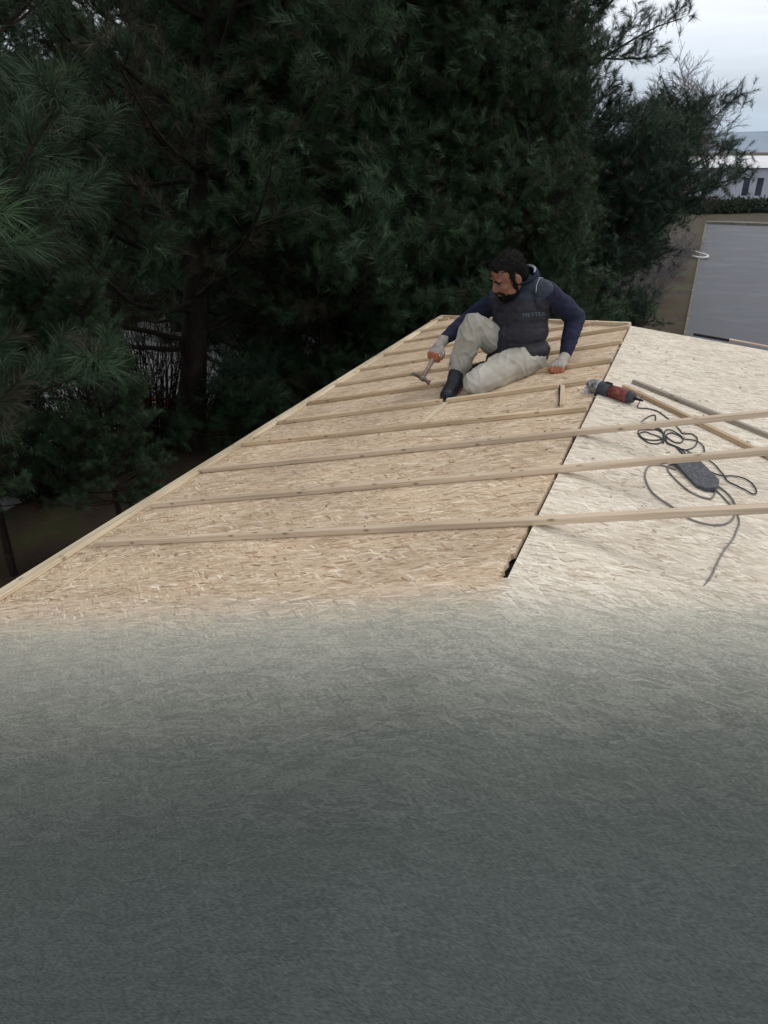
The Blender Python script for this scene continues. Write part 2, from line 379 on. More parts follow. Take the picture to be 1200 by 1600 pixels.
M_TWIG = noisy("grey twigs", [(.3, (.13, .12, .12)), (.7, (.24, .22, .22))], 9, 3, rough=.9, bump=0)
M_CONE = noisy("pine cone", [(.3, (.02, .014, .01)), (.7, (.06, .04, .026))], 60, 3, rough=.9)

def foliage(name, dark, mid, light, dead=(.055, .044, .030)):
    m, t, b = newmat(name)
    a = N(t, 'ShaderNodeAttribute', attribute_name='tint')
    r = ramp_node(t, [(0, dead), (.10, dead), (.16, dark), (.55, mid), (1, light)]); t.links.new(a.outputs['Fac'], r.inputs[0])
    t.links.new(r.outputs[0], b.inputs['Base Color']); b.inputs['Roughness'].default_value = .55; b.inputs['Specular IOR Level'].default_value = .25
    return m
M_NEED = foliage("pine needles", (.018, .034, .019), (.036, .070, .036), (.066, .122, .056))
M_NEEDB = foliage("blue green needles", (.018, .036, .024), (.036, .070, .044), (.062, .112, .066))
M_LEAF = foliage("shrub leaves", (.02, .032, .02), (.035, .05, .03), (.06, .075, .045))

# ------------------------------------------------------------------ ground, road, hills
def uvpr(v): return (v.dot(P2), v.dot(R2))
def quad_pr(mb, p0, p1, r0, r1, z):
    mb.add([P2 * p0 + R2 * r0 + Vector((0, 0, z)), P2 * p1 + R2 * r0 + Vector((0, 0, z)), P2 * p1 + R2 * r1 + Vector((0, 0, z)), P2 * p0 + R2 * r1 + Vector((0, 0, z))], [(0, 1, 2, 3)])
g = MB(); g.add([(-3000, -800, 0), (3000, -800, 0), (3000, 4500, 0), (-3000, 4500, 0)], [(0, 1, 2, 3)])
tag(g.build("ground", M_GROUND), kind='structure')
RE0 = gnd(1105, 350); RE1 = gnd(1093, 527)
rp = (RE0.dot(P2) + RE1.dot(P2)) / 2; rfar = RE0.dot(R2)
g = MB(); quad_pr(g, rp - .16, rp + 14, -10, rfar, .008); tag(g.build("road", M_ROAD), kind='structure')
g = MB(); quad_pr(g, -12.5, -7.25, -4, 19, .006); tag(g.build("paving", M_CONC), kind='structure')
g = MB(); quad_pr(g, 1.2, rp - .23, 2, 18.5, .004); tag(g.build("mossy_verge", M_MOSS), kind='structure')
g = MB()
g.prism([(rp - .23, -10), (rp - .16, -10), (rp - .16, rfar + .2), (rp - .23, rfar + .2)], lambda p, r, h: P2 * p + R2 * r + Vector((0, 0, h)), 0, .03)
kk = [(rp - .16, rfar), (rp + 14, rfar + .2), (rp + 14, rfar + .9), (rp + 1, rfar + .8), (rp - .16, rfar + .5)]
g.prism(kk, lambda p, r, h: P2 * p + R2 * r + Vector((0, 0, h)), 0, .12)
tag(g.build("kerb", M_KERB), kind='structure')
hb = MB(); random.seed(5); nx = 60; vs = []
for i in range(nx + 1):
    x = -2600 + 5200 * i / nx; h = 10.5 + 5 * noise.noise(Vector((x * .0035, 2, 0))) + 3 * noise.noise(Vector((x * .02, 7, 0)))
    vs += [(x, 300, -.2), (x, 420, 1.2), (x, 900, h), (x, 1500, -1)]
hb.add(vs, [(4 * i + k, 4 * i + 4 + k, 4 * i + 5 + k, 4 * i + 1 + k) for i in range(nx) for k in (0, 1, 2)])
tag(hb.build("hills", M_HILL, smooth=True), kind='structure')

# ------------------------------------------------------------------ the building under the roof
pE, rE = hl(150, 853); pE2, rE2 = hl(0, 940); pFar, rFarL = hl(685, 497)
pe = (pE + pE2 + pFar) / 3 - .045                # eave line
pR0, rR0 = hl(985, 510); rRidge = rR0
pB, rB = hr(1200, 549)
RB = -3.2                                         # roof carries on behind the camera
house = empty("house", P2 * P0 + R2 * 1.0, "low building whose boarded roof fills the foreground, half covered with battens", "building")
def far_l(p): return rFarL + (rRidge - rFarL) * (p - pFar) / (P0 - pFar)
def far_r(p): return rRidge + (rB - rRidge) * (p - P0) / (pB - P0)
PRMAX = 4.2
# ridge side of the left deck: small gap, ragged notch where the board is broken
pN0, rN0 = hl(812, 868); pN1, rN1 = hl(800, 902)
edge = [(P0 - .010, RB)]
rr = rN1 - .03
for dr, dp in ((-.0, .010), (.008, .034), (.016, .018), (.025, .030), (.04, .020), (.06, .027), (.09, .021), (.115, .029), (.13, .024), (.14, .013)):
    edge.append((P0 - dp, rN1 + dr * (rN0 - rN1 + .02) / .14))
random.seed(3)
r_ = rN0 + .06
while r_ < rRidge - .1:
    edge.append((P0 - .013 + random.uniform(-.003, .003), r_)); r_ += .18
edge.append((P0 - .012, far_l(P0)))
poly = edge + [(pe, far_l(pe)), (pe, RB)]
m1 = MB(); m1.prism(poly, L3, -.018, 0)
dl = m1.build("roof_deck", OSB_L, house, uvf=uvpr); dl['label'] = "tan strand board deck on the side sloping to the pines"
m2 = MB(); m2.prism([(P0 + .002, RB), (P0 + .002, far_r(P0)), (PRMAX, far_r(PRMAX)), (PRMAX, RB)], Rt3, -.018, .004)
d2 = m2.build("roof_deck", OSB_R, house, uvf=uvpr); d2['label'] = "paler strand board deck on the flatter right side"
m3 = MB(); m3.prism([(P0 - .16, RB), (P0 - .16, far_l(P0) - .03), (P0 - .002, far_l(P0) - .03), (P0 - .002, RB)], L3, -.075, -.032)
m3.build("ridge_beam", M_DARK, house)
# edge boards
def board(mb, fn, a, b, wd, h0, h1, side=1):
    (p0_, r0_), (p1_, r1_) = a, b; d = Vector((p1_ - p0_, r1_ - r0_)).normalized(); n = Vector((d.y, -d.x)) * wd * side
    mb.prism([(p0_, r0_), (p1_, r1_), (p1_ + n.x, r1_ + n.y), (p0_ + n.x, r0_ + n.y)], fn, h0, h1)
def uv_along(a, b, fn):
    A = fn(*a); D = (fn(*b) - A).normalized()
    def f(v):
        q = v - A; s = q.dot(D); o = q - D * s
        return (s, o.x * .8 + o.y * .5 + o.z)
    return f
def eave_board():
    mb = MB(); a = (pe + .055, RB); b = (pe + .055, far_l(pe) + .01)
    board(mb, L3, a, b, .070, .0015, .020, -1)
    o = mb.build("eave_board", W_EDGE, house, uvf=uv_along(a, b, L3), bevel=.002)
eave_board()
mb = MB(); a = (pe - .017, RB); b = (pe - .017, far_l(pe) + .02); board(mb, L3, a, b, .022, -.17, -.001, -1)
mb.build("fascia_board", W_EDGE, house, uvf=uv_along(a, b, L3), bevel=.002)
mb = MB(); a = (pe, far_l(pe) + .002); b = (P0 - .01, far_l(P0) + .002); board(mb, L3, a, b, .022, -.14, .026, -1)
mb.build("verge_board", W_EDGE, house, uvf=uv_along(a, b, L3), bevel=.002)
mb = MB(); a = (P0 + .004, far_r(P0) + .012); b = (PRMAX, far_r(PRMAX) + .012)
board(mb, Rt3, a, b, .022, -.14, -.006, -1)
o = mb.build("verge_board", W_GREY, house, uvf=uv_along(a, b, Rt3), bevel=.002)
mb = MB(); q0 = hr(1083, 526); q1 = hr(1139, 536); board(mb, Rt3, (q0[0], q0[1] + .05), (q1[0], q1[1] + .055), .02, -.004, .010, -1)
mb.build('edge_strip', M_DARK, house); mb = MB()
q0 = hr(1139, 536); q1 = hr(1230, 553); board(mb, Rt3, (q0[0], q0[1] + .055), (q1[0], q1[1] + .055), .035, .0, .012, -1)
mb.build("edge_strip", wood("pinkish strip", (.40, .30, .24), (.5, .39, .31), (.58, .48, .40), 7), house, uvf=uv_along(q0, q1, Rt3), bevel=.002)
mb = MB()
for (pa, pb_, ra, rb_) in ((pe + .35, pe + .5, RB + .3, rFarL - .3), (PRMAX - .6, PRMAX - .45, RB + .3, far_r(PRMAX) - .6)):
    mb.prism([(pa, ra), (pb_, ra), (pb_, rb_), (pa, rb_)], lambda p, r, h: P2 * p + R2 * r + Vector((0, 0, h)), 0, min(zl(pe + .35), zr(PRMAX - .4)) - .08)
for (ra, rb_) in ((RB + .301, RB + .45),):
    mb.prism([(pe + .502, ra), (PRMAX - .602, ra), (PRMAX - .602, rb_), (pe + .502, rb_)], lambda p, r, h: P2 * p + R2 * r + Vector((0, 0, h)), 0, zr(PRMAX - .4) - .1)
mb.prism([(pe + .502, rFarL - .45), (pe + .502, rFarL - .3), (PRMAX - .602, far_r(PRMAX) - .62), (PRMAX - .602, far_r(PRMAX) - .8)], lambda p, r, h: P2 * p + R2 * r + Vector((0, 0, h)), 0, zr(PRMAX - .4) - .1)
mb.build("wall", M_WALL, house)

# grey underlay sheet rolled over both slopes in the foreground, its colour painted to fade into board tones at the edge
def under_edge(p, up):
    # lies across the roof, roughly square to the line of sight
    return RU0 + (KL if p < P0 else KR) * (p - P0) + .012 * noise.noise(Vector((p * 6, 3, 0))) + .010 * noise.noise(Vector((p * 30, 8, 0)))
def roofz(p, h): return L3(p, 0, h).z if p < P0 else Rt3(p, 0, h).z
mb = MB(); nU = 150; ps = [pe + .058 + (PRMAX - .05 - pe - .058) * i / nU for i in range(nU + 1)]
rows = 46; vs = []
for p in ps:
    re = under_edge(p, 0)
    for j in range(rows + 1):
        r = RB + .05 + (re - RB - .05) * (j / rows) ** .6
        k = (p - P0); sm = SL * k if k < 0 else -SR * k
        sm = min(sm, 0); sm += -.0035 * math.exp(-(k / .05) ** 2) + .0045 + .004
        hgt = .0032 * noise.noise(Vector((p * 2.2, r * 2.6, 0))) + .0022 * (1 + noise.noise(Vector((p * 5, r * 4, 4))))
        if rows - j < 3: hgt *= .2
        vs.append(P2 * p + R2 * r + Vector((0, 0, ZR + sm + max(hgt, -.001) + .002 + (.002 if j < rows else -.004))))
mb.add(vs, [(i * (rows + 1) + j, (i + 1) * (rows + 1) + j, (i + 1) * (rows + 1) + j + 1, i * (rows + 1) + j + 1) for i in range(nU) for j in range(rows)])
tag(mb.build("roofing_underlay", M_UNDER, uvf=uvpr, smooth=True), "dark grey green underlay sheet across the near roof, painted to fade pale toward its far edge", "underlay")

# ------------------------------------------------------------------ battens
WB, HB = .033, .022
def batten(x0, y0, x1, y1, label, mat, hh=HB, ww=WB, fn=L3, hf=hl, lift=.001, name="batten", group="battens nailed across the left slope", cat="batten", ext=0.0, nails=False):
    a = hf(x0, y0, hh * .5); b = hf(x1, y1, hh * .5)
    if ext:
        d = Vector((b[0] - a[0], b[1] - a[1])).normalized() * ext; b = (b[0] + d.x, b[1] + d.y)
    A = fn(*a, lift + hh / 2); B = fn(*b, lift + hh / 2)
    D = B - A; Ln = D.length; D.normalize(); up = (fn(0, 0, 1) - fn(0, 0, 0)).normalized(); S = up.cross(D).normalized()
    up = D.cross(S)
    mb = MB(); n = max(2, int(Ln / .12)); sd_ = random.uniform(0, 50)
    vs = []
    for i in range(n + 1):
        s = Ln * i / n
        wob = .0022 * noise.noise(Vector((s * 1.2, sd_, 0))); wv = .0012 * noise.noise(Vector((s * 1.5, sd_, 9)))
        c = A + D * s + S * wob + up * max(wv, 0)
        for (u_, v_) in ((-1, -1), (1, -1), (1, 1), (-1, 1)):
            jit = 1 + .035 * noise.noise(Vector((s * 9, sd_ + u_ * 3, v_ * 5)))
            vs.append(c + S * (u_ * ww / 2 * jit) + up * (v_ * hh / 2 * jit) - A)
    fs = [[i * 4 + k, i * 4 + (k + 1) % 4, i * 4 + 4 + (k + 1) % 4, i * 4 + 4 + k] for i in range(n) for k in range(4)] + [[3, 2, 1, 0], [n * 4 + k for k in range(4)]]
    mb.add(vs, fs); me_off = sd_
    def uvb(v):
        s = v.dot(D); q = v - D * s
        return (s + me_off, q.dot(S) + q.dot(up) * 1.3 + sd_)
    o = mb.build(name, mat, uvf=uvb); o.location = A
    bv = o.modifiers.new("edge", 'BEVEL'); bv.width = .0022; bv.segments = 2; bv.limit_method = 'ANGLE'
    if nails:
        s = .06
        while s < Ln - .03:
            if (A + D * s).dot(P2) > P0 + .02: break
            k = MB(); c_ = up * (hh / 2 + .0002) + D * s + S * random.uniform(-.006, .006)
            k.lathe(Matrix.Translation(c_) @ up.to_track_quat('Z', 'Y').to_matrix().to_4x4(), [(0, .0036), (.0008, .0036), (.0012, .0028)], 8)
            nl_ = k.build("nail", M_NAIL); nl_.parent = o; s += .42 + random.uniform(-.05, .05)
    return tag(o, label, cat, group)
M_NAIL = noisy("nail steel", [(.4, (.05, .045, .04)), (.6, (.12, .11, .10))], 60, metal=.6, rough=.5)
random.seed(11)
G1 = "battens nailed across the left slope"
bl = [
 (150, 849, 1200, 795, "nearest long batten, running out over the ridge in front of the power strip", 1, .9),
 (240, 789, 1200, 705, "long batten second from the front, passing over the far end of the power strip", 1, .9),
 (318, 735, 1200, 646, "long batten third from the front, passing over both loose planks", 1, .9),
 (381, 694, 919, 637.5, "batten with a dark knot, fourth from the front, stopping just short of the ridge", 0, 0),
 (436, 660, 692, 627, "fifth batten from the front, ending under the worker's shoe", 0, 0),
 (483, 630, 957, 563, "sixth batten from the front, running behind the worker's boot to the ridge", 2, 0),
 (523, 602, 973, 534, "seventh batten from the front, behind the hammer head", 0, 0),
 (560, 578, 984, 510.5, "eighth batten from the front, meeting the ridge at the far corner", 0, 0),
 (593, 555, 935, 503.5, "ninth batten from the front, under the hand holding the hammer", 0, 0),
 (622, 536, 800, 505, "tenth batten from the front, under the forearm reaching left", 0, 0),
 (650, 519, 742, 502, "third batten from the far left corner, short", 0, 0),
 (674, 502, 702, 497.6, "very short batten at the far left corner of the roof", 2, 0)]
for x0, y0, x1, y1, lb, mi, ex in bl: batten(x0, y0, x1, y1, lb, W_TAN[mi], ext=ex, group=G1, nails=(y0 > 600))
batten(699, 626, 872, 603, "batten under the worker's bent knee, between boot and upright offcut", W_TAN[0], group=G1)
batten(880, 601.5, 918, 596, "short batten stub beside the angle grinder", W_TAN[0], group=G1)
batten(661, 661, 697, 629, "flat pale wooden strip set diagonally below the boot", W_EDGE, hh=.008, ww=.034, name="wood_strip", group="", cat="wood strip")
batten(879, 634, 880, 604, "short upright offcut with a ragged dark side, bridging two battens near the grinder", W_TAN[1], hh=.018, ww=.022, name="offcut", group="", cat="offcut")
batten(60, 942, 172, 868, "thin pale lath lying along the eave at lower left", W_EDGE, hh=.003, ww=.008, name="lath", group="", cat="lath")
# darkness of the ragged gap painted as a solid shim beside the offcut
def gap_strip():
    mb = MB(); a = hl(874.5, 605); b = hl(874.5, 634); n = 14; L = []; Rr = []
    for i in range(n + 1):
        q = (a[0] + (b[0] - a[0]) * i / n, a[1] + (b[1] - a[1]) * i / n); w_ = .003 + .005 * abs(noise.noise(Vector((i * .9, 1, 0)))); s_ = .006 * noise.noise(Vector((i * .5, 5, 0)))
        L.append((q[0] - w_ + s_, q[1])); Rr.append((q[0] + w_ + s_, q[1]))
    mb.prism(L + Rr[::-1], L3, .001, .012)
    tag(mb.build("dark_gap_strip", M_DARK), "dark ragged strip painted for the shaded gap beside the upright offcut", "bark strip")
gap_strip()
def chips():
    V = []; T = []; ti = []
    for i in range(260):
        if random.random() < .6: p = P0 - random.random() ** 1.5 * 1.5; fn = L3
        else: p = P0 + .03 + random.random() * 1.2; fn = Rt3
        r = 1.9 + random.random() * 3.0; hgt = .0065 if fn is Rt3 else .0025
        a_ = random.random() * 6.28; l_ = random.uniform(.004, .013); w_ = random.uniform(.0012, .003); c_, s_ = math.cos(a_), math.sin(a_); n0 = len(V)
        for (x, y) in ((-l_, -w_), (l_, -w_ * .6), (l_ * .8, w_), (-l_ * .9, w_ * .8)):
            for hz in (0, random.uniform(.001, .003)): V.append(fn(p + x * c_ - y * s_, r + x * s_ + y * c_, hgt + hz)[:])
        T += [(n0 + 1, n0 + 3, n0 + 5, n0 + 7), (n0, n0 + 2, n0 + 3, n0 + 1), (n0 + 2, n0 + 4, n0 + 5, n0 + 3), (n0 + 4, n0 + 6, n0 + 7, n0 + 5), (n0 + 6, n0, n0 + 1, n0 + 7)]
    o = npmesh("wood_chips", V, T, noisy("wood chips", [(.35, (.16, .09, .05)), (.5, (.5, .38, .25)), (.65, (.75, .66, .52))], 30, rough=.8, bump=0))
    tag(o, "scattered small wood chips and splinters on both roof slopes", "wood chips", kind='stuff')
chips()
# loose planks on the right slope
G2 = "loose planks on the right slope"
batten(989, 597, 1230, 694, "grey loose plank, the farther of the two on the right slope", W_GREY, hh=.019, ww=.027, fn=Rt3, hf=hr, lift=.005, name="plank", group=G2, cat="plank", ext=.3)
batten(974, 605, 1230, 729, "brown loose plank, nearer the grinder, of the two on the right slope", W_BRN, hh=.019, ww=.028, fn=Rt3, hf=hr, lift=.005, name="plank", group=G2, cat="plank", ext=.3)

# ------------------------------------------------------------------ cables, power strip, grinder
M_CORD = noisy("black cord", [(.3, (.022, .024, .028)), (.7, (.04, .042, .048))], 30, rough=.5)
M_CORDG = noisy("grey cord", [(.3, (.15, .145, .135)), (.7, (.24, .23, .215))], 30, rough=.55)
def smooth_path(pts, k=6):
    out_ = []; n = len(pts)
    for i in range(n - 1):
        p0, p1, p2, p3 = pts[max(i - 1, 0)], pts[i], pts[i + 1], pts[min(i + 2, n - 1)]
        for j in range(k):
            t = j / k
            out_.append(.5 * ((2 * p1) + (p2 - p0) * t + (2 * p0 - 5 * p1 + 4 * p2 - p3) * t * t + (3 * p1 - p0 - 3 * p2 + p3) * t ** 3))
    out_.append(pts[-1]); return out_
def cable(mb, pix, rr, lift=.005, z0=0.0):
    pts = []
    for i, q in enumerate(pix):
        p, r = hr(q[0], q[1], rr + lift); h = q[2] if len(q) > 2 else 0
        pts.append(Rt3(p, r, lift + rr + h + z0))
    mb.tube(smooth_path([Vector(p) for p in pts]), rr, 8)
mb = MB()
def zz(x, y, ox, oy, s): return (ox + x / s, oy + y / s)
c1 = [(1001, 629, .030), (997, 634, .014)] + [zz(*p, 900, 570, 4) for p in [(385, 268), (440, 272), (505, 288), (560, 325), (610, 365), (650, 410), (668, 430), (715, 430), (750, 450), (758, 478), (740, 510), (705, 528), (668, 530), (640, 515), (600, 500), (565, 480), (552, 450), (590, 425), (640, 440), (668, 465), (655, 485), (620, 485), (580, 462), (545, 430), (510, 408), (450, 405), (395, 408), (390, 435), (420, 465), (460, 488), (510, 492), (540, 475), (520, 450), (470, 432), (430, 418), (395, 430), (415, 455), (460, 470), (530, 465), (545, 440), (530, 405), (500, 390), (497, 350), (493, 315), (460, 320), (420, 345), (405, 365), (420, 385), (480, 390), (530, 415), (560, 450), (570, 490), (620, 510), (655, 545), (690, 570)]]
cable(mb, c1, .0028)
cc = [zz(*p, 900, 570, 4) for p in [(545, 490), (550, 440), (560, 408), (600, 410), (650, 440), (672, 462), (720, 468), (762, 480), (795, 510), (802, 550), (798, 590)]]
cc += [zz(*p, 1000, 680, 6) for p in [(600, 222), (660, 245), (710, 285), (750, 335), (785, 375), (820, 430), (900, 470), (980, 510), (1050, 548), (1088, 540), (1080, 495), (1030, 435), (950, 395), (860, 380), (780, 380), (700, 360), (640, 330), (580, 285), (530, 235), (470, 170), (430, 140), (370, 125), (400, 150), (440, 185)]]
cable(mb, cc, .0028, lift=.0065)
gc = mb.build("grinder_cord", M_CORD, smooth=True, origin=Rt3(*hr(1050, 680)))
mb = MB()
cg = [zz(*p, 1000, 680, 6) for p in [(690, 480), (700, 545), (665, 590), (600, 585), (530, 560), (450, 515), (370, 450), (300, 380), (262, 330), (262, 285), (300, 268, ), (340, 262)]]
cable(mb, cg, .0033)
cg = [zz(*p, 1000, 680, 6) for p in [(330, 320), (270, 300), (200, 280), (120, 274), (70, 300), (46, 370), (60, 440), (110, 530), (190, 600), (290, 665), (390, 740), (480, 790), (590, 825), (700, 842), (800, 830), (860, 790), (888, 730), (890, 650), (850, 580), (790, 520), (715, 465), (680, 430)]]
cable(mb, cg, .0033, lift=.0055)
cg = [zz(*p, 1000, 680, 6) for p in [(690, 500), (760, 560), (830, 635), (885, 690), (915, 750), (928, 820), (900, 900), (870, 970), (800, 1060), (750, 1140), (710, 1220), (680, 1290), (650, 1340), (615, 1390), (585, 1430), (560, 1480)]]
cable(mb, cg, .0031, lift=.0045)
tag(mb.build("extension_cord", M_CORDG, smooth=True, origin=Rt3(*hr(1080, 780))), "grey extension cord looping round the power strip and running toward the underlay", "cord")

# power strip: dark grey block lying tilted, holes on the side away
ps0 = hr(1064, 716, .03); ps1 = hr(1111, 758, .03)
A = Rt3(*ps0, .038); B = Rt3(*ps1, .024)
D = (B - A); Lp = D.length; D.normalize(); up = Vector((0, 0, 1)); S = up.cross(D).normalized(); U = D.cross(S).normalized()
# roll towards the camera so the broad face shows
rollm = Matrix.Rotation(rad(12), 3, D); S = rollm @ S; U = rollm @ U
psm = noisy("worn grey plastic", [(.35, (.060, .064, .076)), (.5, (.085, .090, .104)), (.68, (.13, .135, .145))], 70, 3, rough=.6, bump=.3, bdist=.0008)
strip = empty("power_strip", (A + B) / 2, "dark grey power strip lying among the cord loops in front of the second long batten", "power strip")
Mps = Matrix((( D.x, S.x, U.x, 0), (D.y, S.y, U.y, 0), (D.z, S.z, U.z, 0), (0, 0, 0, 1)))
def psloc(x, y, z): return (A + B) / 2 + D * x + S * y + U * z
out6 = [(-.5, -.5), (.36, -.5), (.47, -.28), (.5, -.2), (.5, .2), (.47, .28), (.36, .5), (-.5, .5)]
mb = MB(); W_ = .088; Lx = Lp + .02
mb.prism(out6, lambda a_, b_, h: psloc(a_ * Lx, b_ * W_, h), -.012, .004)
mb.build("casing", psm, strip, bevel=.0012, origin=strip.location)
mb = MB(); mb.prism([(x * .93, y * .8) for x, y in out6], lambda a_, b_, h: psloc(a_ * Lx, b_ * W_, h), -.0195, -.0125)
mb.build("base_plate", M_DARK, strip, origin=strip.location)
# angle grinder lying across the ridge
ga = Vector(Rt3(*hr(990, 622, .04), .040)); gb = Vector(L3(*hl(921, 601, .04), .046))
gl = gb - ga; LG = gl.length; gd = gl.normalized(); gs = Vector((0, 0, 1)).cross(gd).normalized(); gu = gd.cross(gs)
grinder = empty("angle_grinder", (ga + gb) / 2, "red and black angle grinder lying across the ridge gap", "angle grinder")
MG = Matrix(((gs.x, gu.x, gd.x, ga.x), (gs.y, gu.y, gd.y, ga.y), (gs.z, gu.z, gd.z, ga.z), (0, 0, 0, 1)))
m_red = noisy("dusty red plastic", [(.35, (.07, .035, .035)), (.5, (.20, .05, .042)), (.62, (.27, .08, .065)), (.75, (.33, .24, .22))], 45, 5, rough=.55)
m_blk = noisy("dusty black plastic", [(.35, (.03, .032, .042)), (.6, (.06, .062, .075)), (.75, (.16, .15, .15))], 70, 5, rough=.6)
m_alu = noisy("worn aluminium", [(.35, (.16, .16, .17)), (.6, (.36, .36, .37)), (.75, (.55, .55, .56))], 60, 4, rough=.4, metal=.7)
GO = grinder.location
def gm(name, prof, mat, sq=1.0, **k):
    mb = MB(); mb.lathe(MG @ Matrix.Diagonal((1, sq, 1, 1)), prof, 28); return mb.build(name, mat, grinder, smooth=True, origin=GO, **k)
gm("end_cap", [(.0, .012), (.004, .024), (.014, .029), (.032, .0295)], m_blk)
gm("rear_housing", [(.0325, .030), (.036, .0315), (.07, .0318), (LG * .5, .0295)], m_red)
gm("motor_housing", [(LG * .5 + .0005, .030), (LG * .51, .034), (LG * .60, .035), (LG * .70, .036), (LG * .715, .034)], m_blk)
gm("cord_guard", [(-.045, .0048), (-.03, .0055), (-.028, .0066), (-.016, .0060), (-.014, .0078), (-.002, .0085)], M_DARK)
mb = MB(); mb.lathe(MG, [(LG * .716, .033), (LG * .74, .035), (LG * .80, .034), (LG * .90, .028), (LG * .97, .020), (LG * 1.0, .010)], 24)
gc_ = MG @ Vector((0, 0, LG * .88))
dn = (gs * -.55 + gu * -.80 + gd * .1).normalized()
qd = dn.to_track_quat('Z', 'Y').to_matrix().to_4x4()
mb.lathe(Matrix.Translation(gc_) @ qd, [(-.026, .016), (-.02, .023), (.0, .025), (.028, .024), (.030, .015)], 24)
mb.build("gear_head", m_alu, grinder, smooth=False, origin=GO, bevel=0)
# disc guard, half bowl, and the cutting disc
mb = MB(); nseg = 20; vs = []; base = gc_ + dn * .030; gx = (gd - dn * gd.dot(dn)).normalized(); gy = dn.cross(gx)
for ringr, zz_ in ((.020, 0), (.060, .001), (.062, .014), (.0595, .014), (.0575, .003), (.020, .002)):
    for k in range(nseg + 1):
        a_ = math.pi * (.55 + .95 * k / nseg) + .3
        vs.append(base + (gx * math.cos(a_) + gy * math.sin(a_)) * ringr + dn * zz_)
n1 = nseg + 1
mb.add(vs, [(i * n1 + k, i * n1 + k + 1, ((i + 1) % 6) * n1 + k + 1, ((i + 1) % 6) * n1 + k) for i in range(6) for k in range(nseg)] + [[i * n1 for i in range(6)], [i * n1 + nseg for i in range(5, -1, -1)]])
mb.build("disc_guard", m_alu, grinder, origin=GO)
mb = MB(); mb.lathe(Matrix.Translation(base + dn * .006) @ qd, [(0, .010), (.0001, .052), (.0022, .052), (.0023, .012), (.008, .010)], 32)
mb.build("cutting_disc", noisy("abrasive disc", [(.4, (.25, .25, .25)), (.6, (.5, .5, .5))], 120, rough=.7), grinder, origin=GO)
mb = MB(); mb.box(MG @ Matrix.Translation((.0, .0365, LG * .55)), .014, .006, .035); mb.build("switch", M_DARK, grinder, origin=GO, bevel=.002)
gc.parent = grinder; gc.location = gc.location - grinder.location; gc.name = "cord"

# ------------------------------------------------------------------ the worker
def vec(x, y, t): return at(x, y, t)
def drop(v, h, s='L'):
    p = v.dot(P2); return v.x, v.y, (zl(p) if p < P0 else zr(p)) + h
pel = vec(813, 553, 4.48)
lhip = vec(826, 560, 4.40); rhip = vec(797, 548, 4.56)
lknee = vec(744, 590, 4.19); lank = vec(770, 579, 4.50); ltoe = vec(735, 578, 4.60)
rknee = vec(741, 509, 4.32); rank = vec(713, 578, 4.46)
rheel = vec(716, 594, 4.48); rtoe = vec(699, 608, 4.22)
chest = vec(816, 492, 4.40); neckb = vec(818, 447, 4.34)
lsh = vec(857, 458, 4.24); rsh = vec(775, 470, 4.44)
lelb = vec(899, 496, 4.42); lwr = vec(883, 557, 4.34)
relb = vec(733, 500, 4.62); rwr = vec(694, 530, 4.50)
hd = vec(793, 431, 4.24)
def snap(v, rad_, name=''):
    z = drop(v, 0)[2]; 
    return Vector((v.x, v.y, z + rad_))
lknee = snap(lknee, .062); lank = snap(lank, .06); ltoe = snap(ltoe, .045)
rheel = snap(rheel, .035); rtoe = snap(rtoe, .030); rank = snap(vec(714, 584, 4.45), .105)
# face frame
fwd = (Vector((-.84, -.38, -.50))).normalized(); side = fwd.cross(Vector((0.12, 0, 1))).normalized(); upv = side.cross(fwd)   # side = his right? check below
left = -side                                                    # his left: towards image right / camera
HL = Matrix(((fwd.x, left.x, upv.x, hd.x), (fwd.y, left.y, upv.y, hd.y), (fwd.z, left.z, upv.z, hd.z), (0, 0, 0, 1)))
def hp(a, b, c): return HL @ Vector((a, b, c))
M_SKIN = noisy("skin", [(.3, (.17, .080, .055)), (.7, (.27, .13, .088))], 25, 3, rough=.55, bump=.1, bdist=.001)
M_HAIR = noisy("dark hair", [(.35, (.004, .004, .004)), (.7, (.014, .013, .012))], 90, 4, rough=.75, spec=.15, bump=.8, bdist=.004, stretch=(1, 1, 3))
M_NAVY = noisy("navy sweatshirt", [(.3, (.007, .009, .026)), (.7, (.013, .017, .046))], 22, 5, rough=.85, bump=.5, bdist=.004)
M_VEST = noisy("charcoal vest", [(.3, (.014, .014, .019)), (.7, (.025, .025, .034))], 14, 4, rough=.65, bump=.5, bdist=.006)
M_VESTB = noisy("navy vest yoke", [(.3, (.018, .026, .040)), (.7, (.03, .042, .062))], 14, 4, rough=.6, bump=.4, bdist=.006)
M_PANT = noisy("khaki grey trousers", [(.3, (.31, .295, .25)), (.55, (.40, .385, .335)), (.75, (.47, .455, .40))], 9, 5, rough=.85, bump=.6, bdist=.008, bscale=14)
M_SHOE = noisy("dark navy boot", [(.3, (.008, .010, .016)), (.7, (.022, .026, .036))], 40, 4, rough=.5)
M_SOLE = noisy("boot sole", [(.3, (.05, .055, .06)), (.7, (.10, .105, .11))], 30, 3, rough=.7)
M_GLV = noisy("knit glove", [(.3, (.27, .24, .21)), (.7, (.40, .37, .33))], 140, 3, rough=.9, bump=.4, bdist=.001)
M_ORG = noisy("orange rubber", [(.3, (.28, .095, .05)), (.7, (.42, .16, .09))], 60, 3, rough=.6)
M_PIPE = noisy("pale piping", [(.3, (.25, .30, .30)), (.7, (.36, .40, .40))], 60, 3, rough=.7)

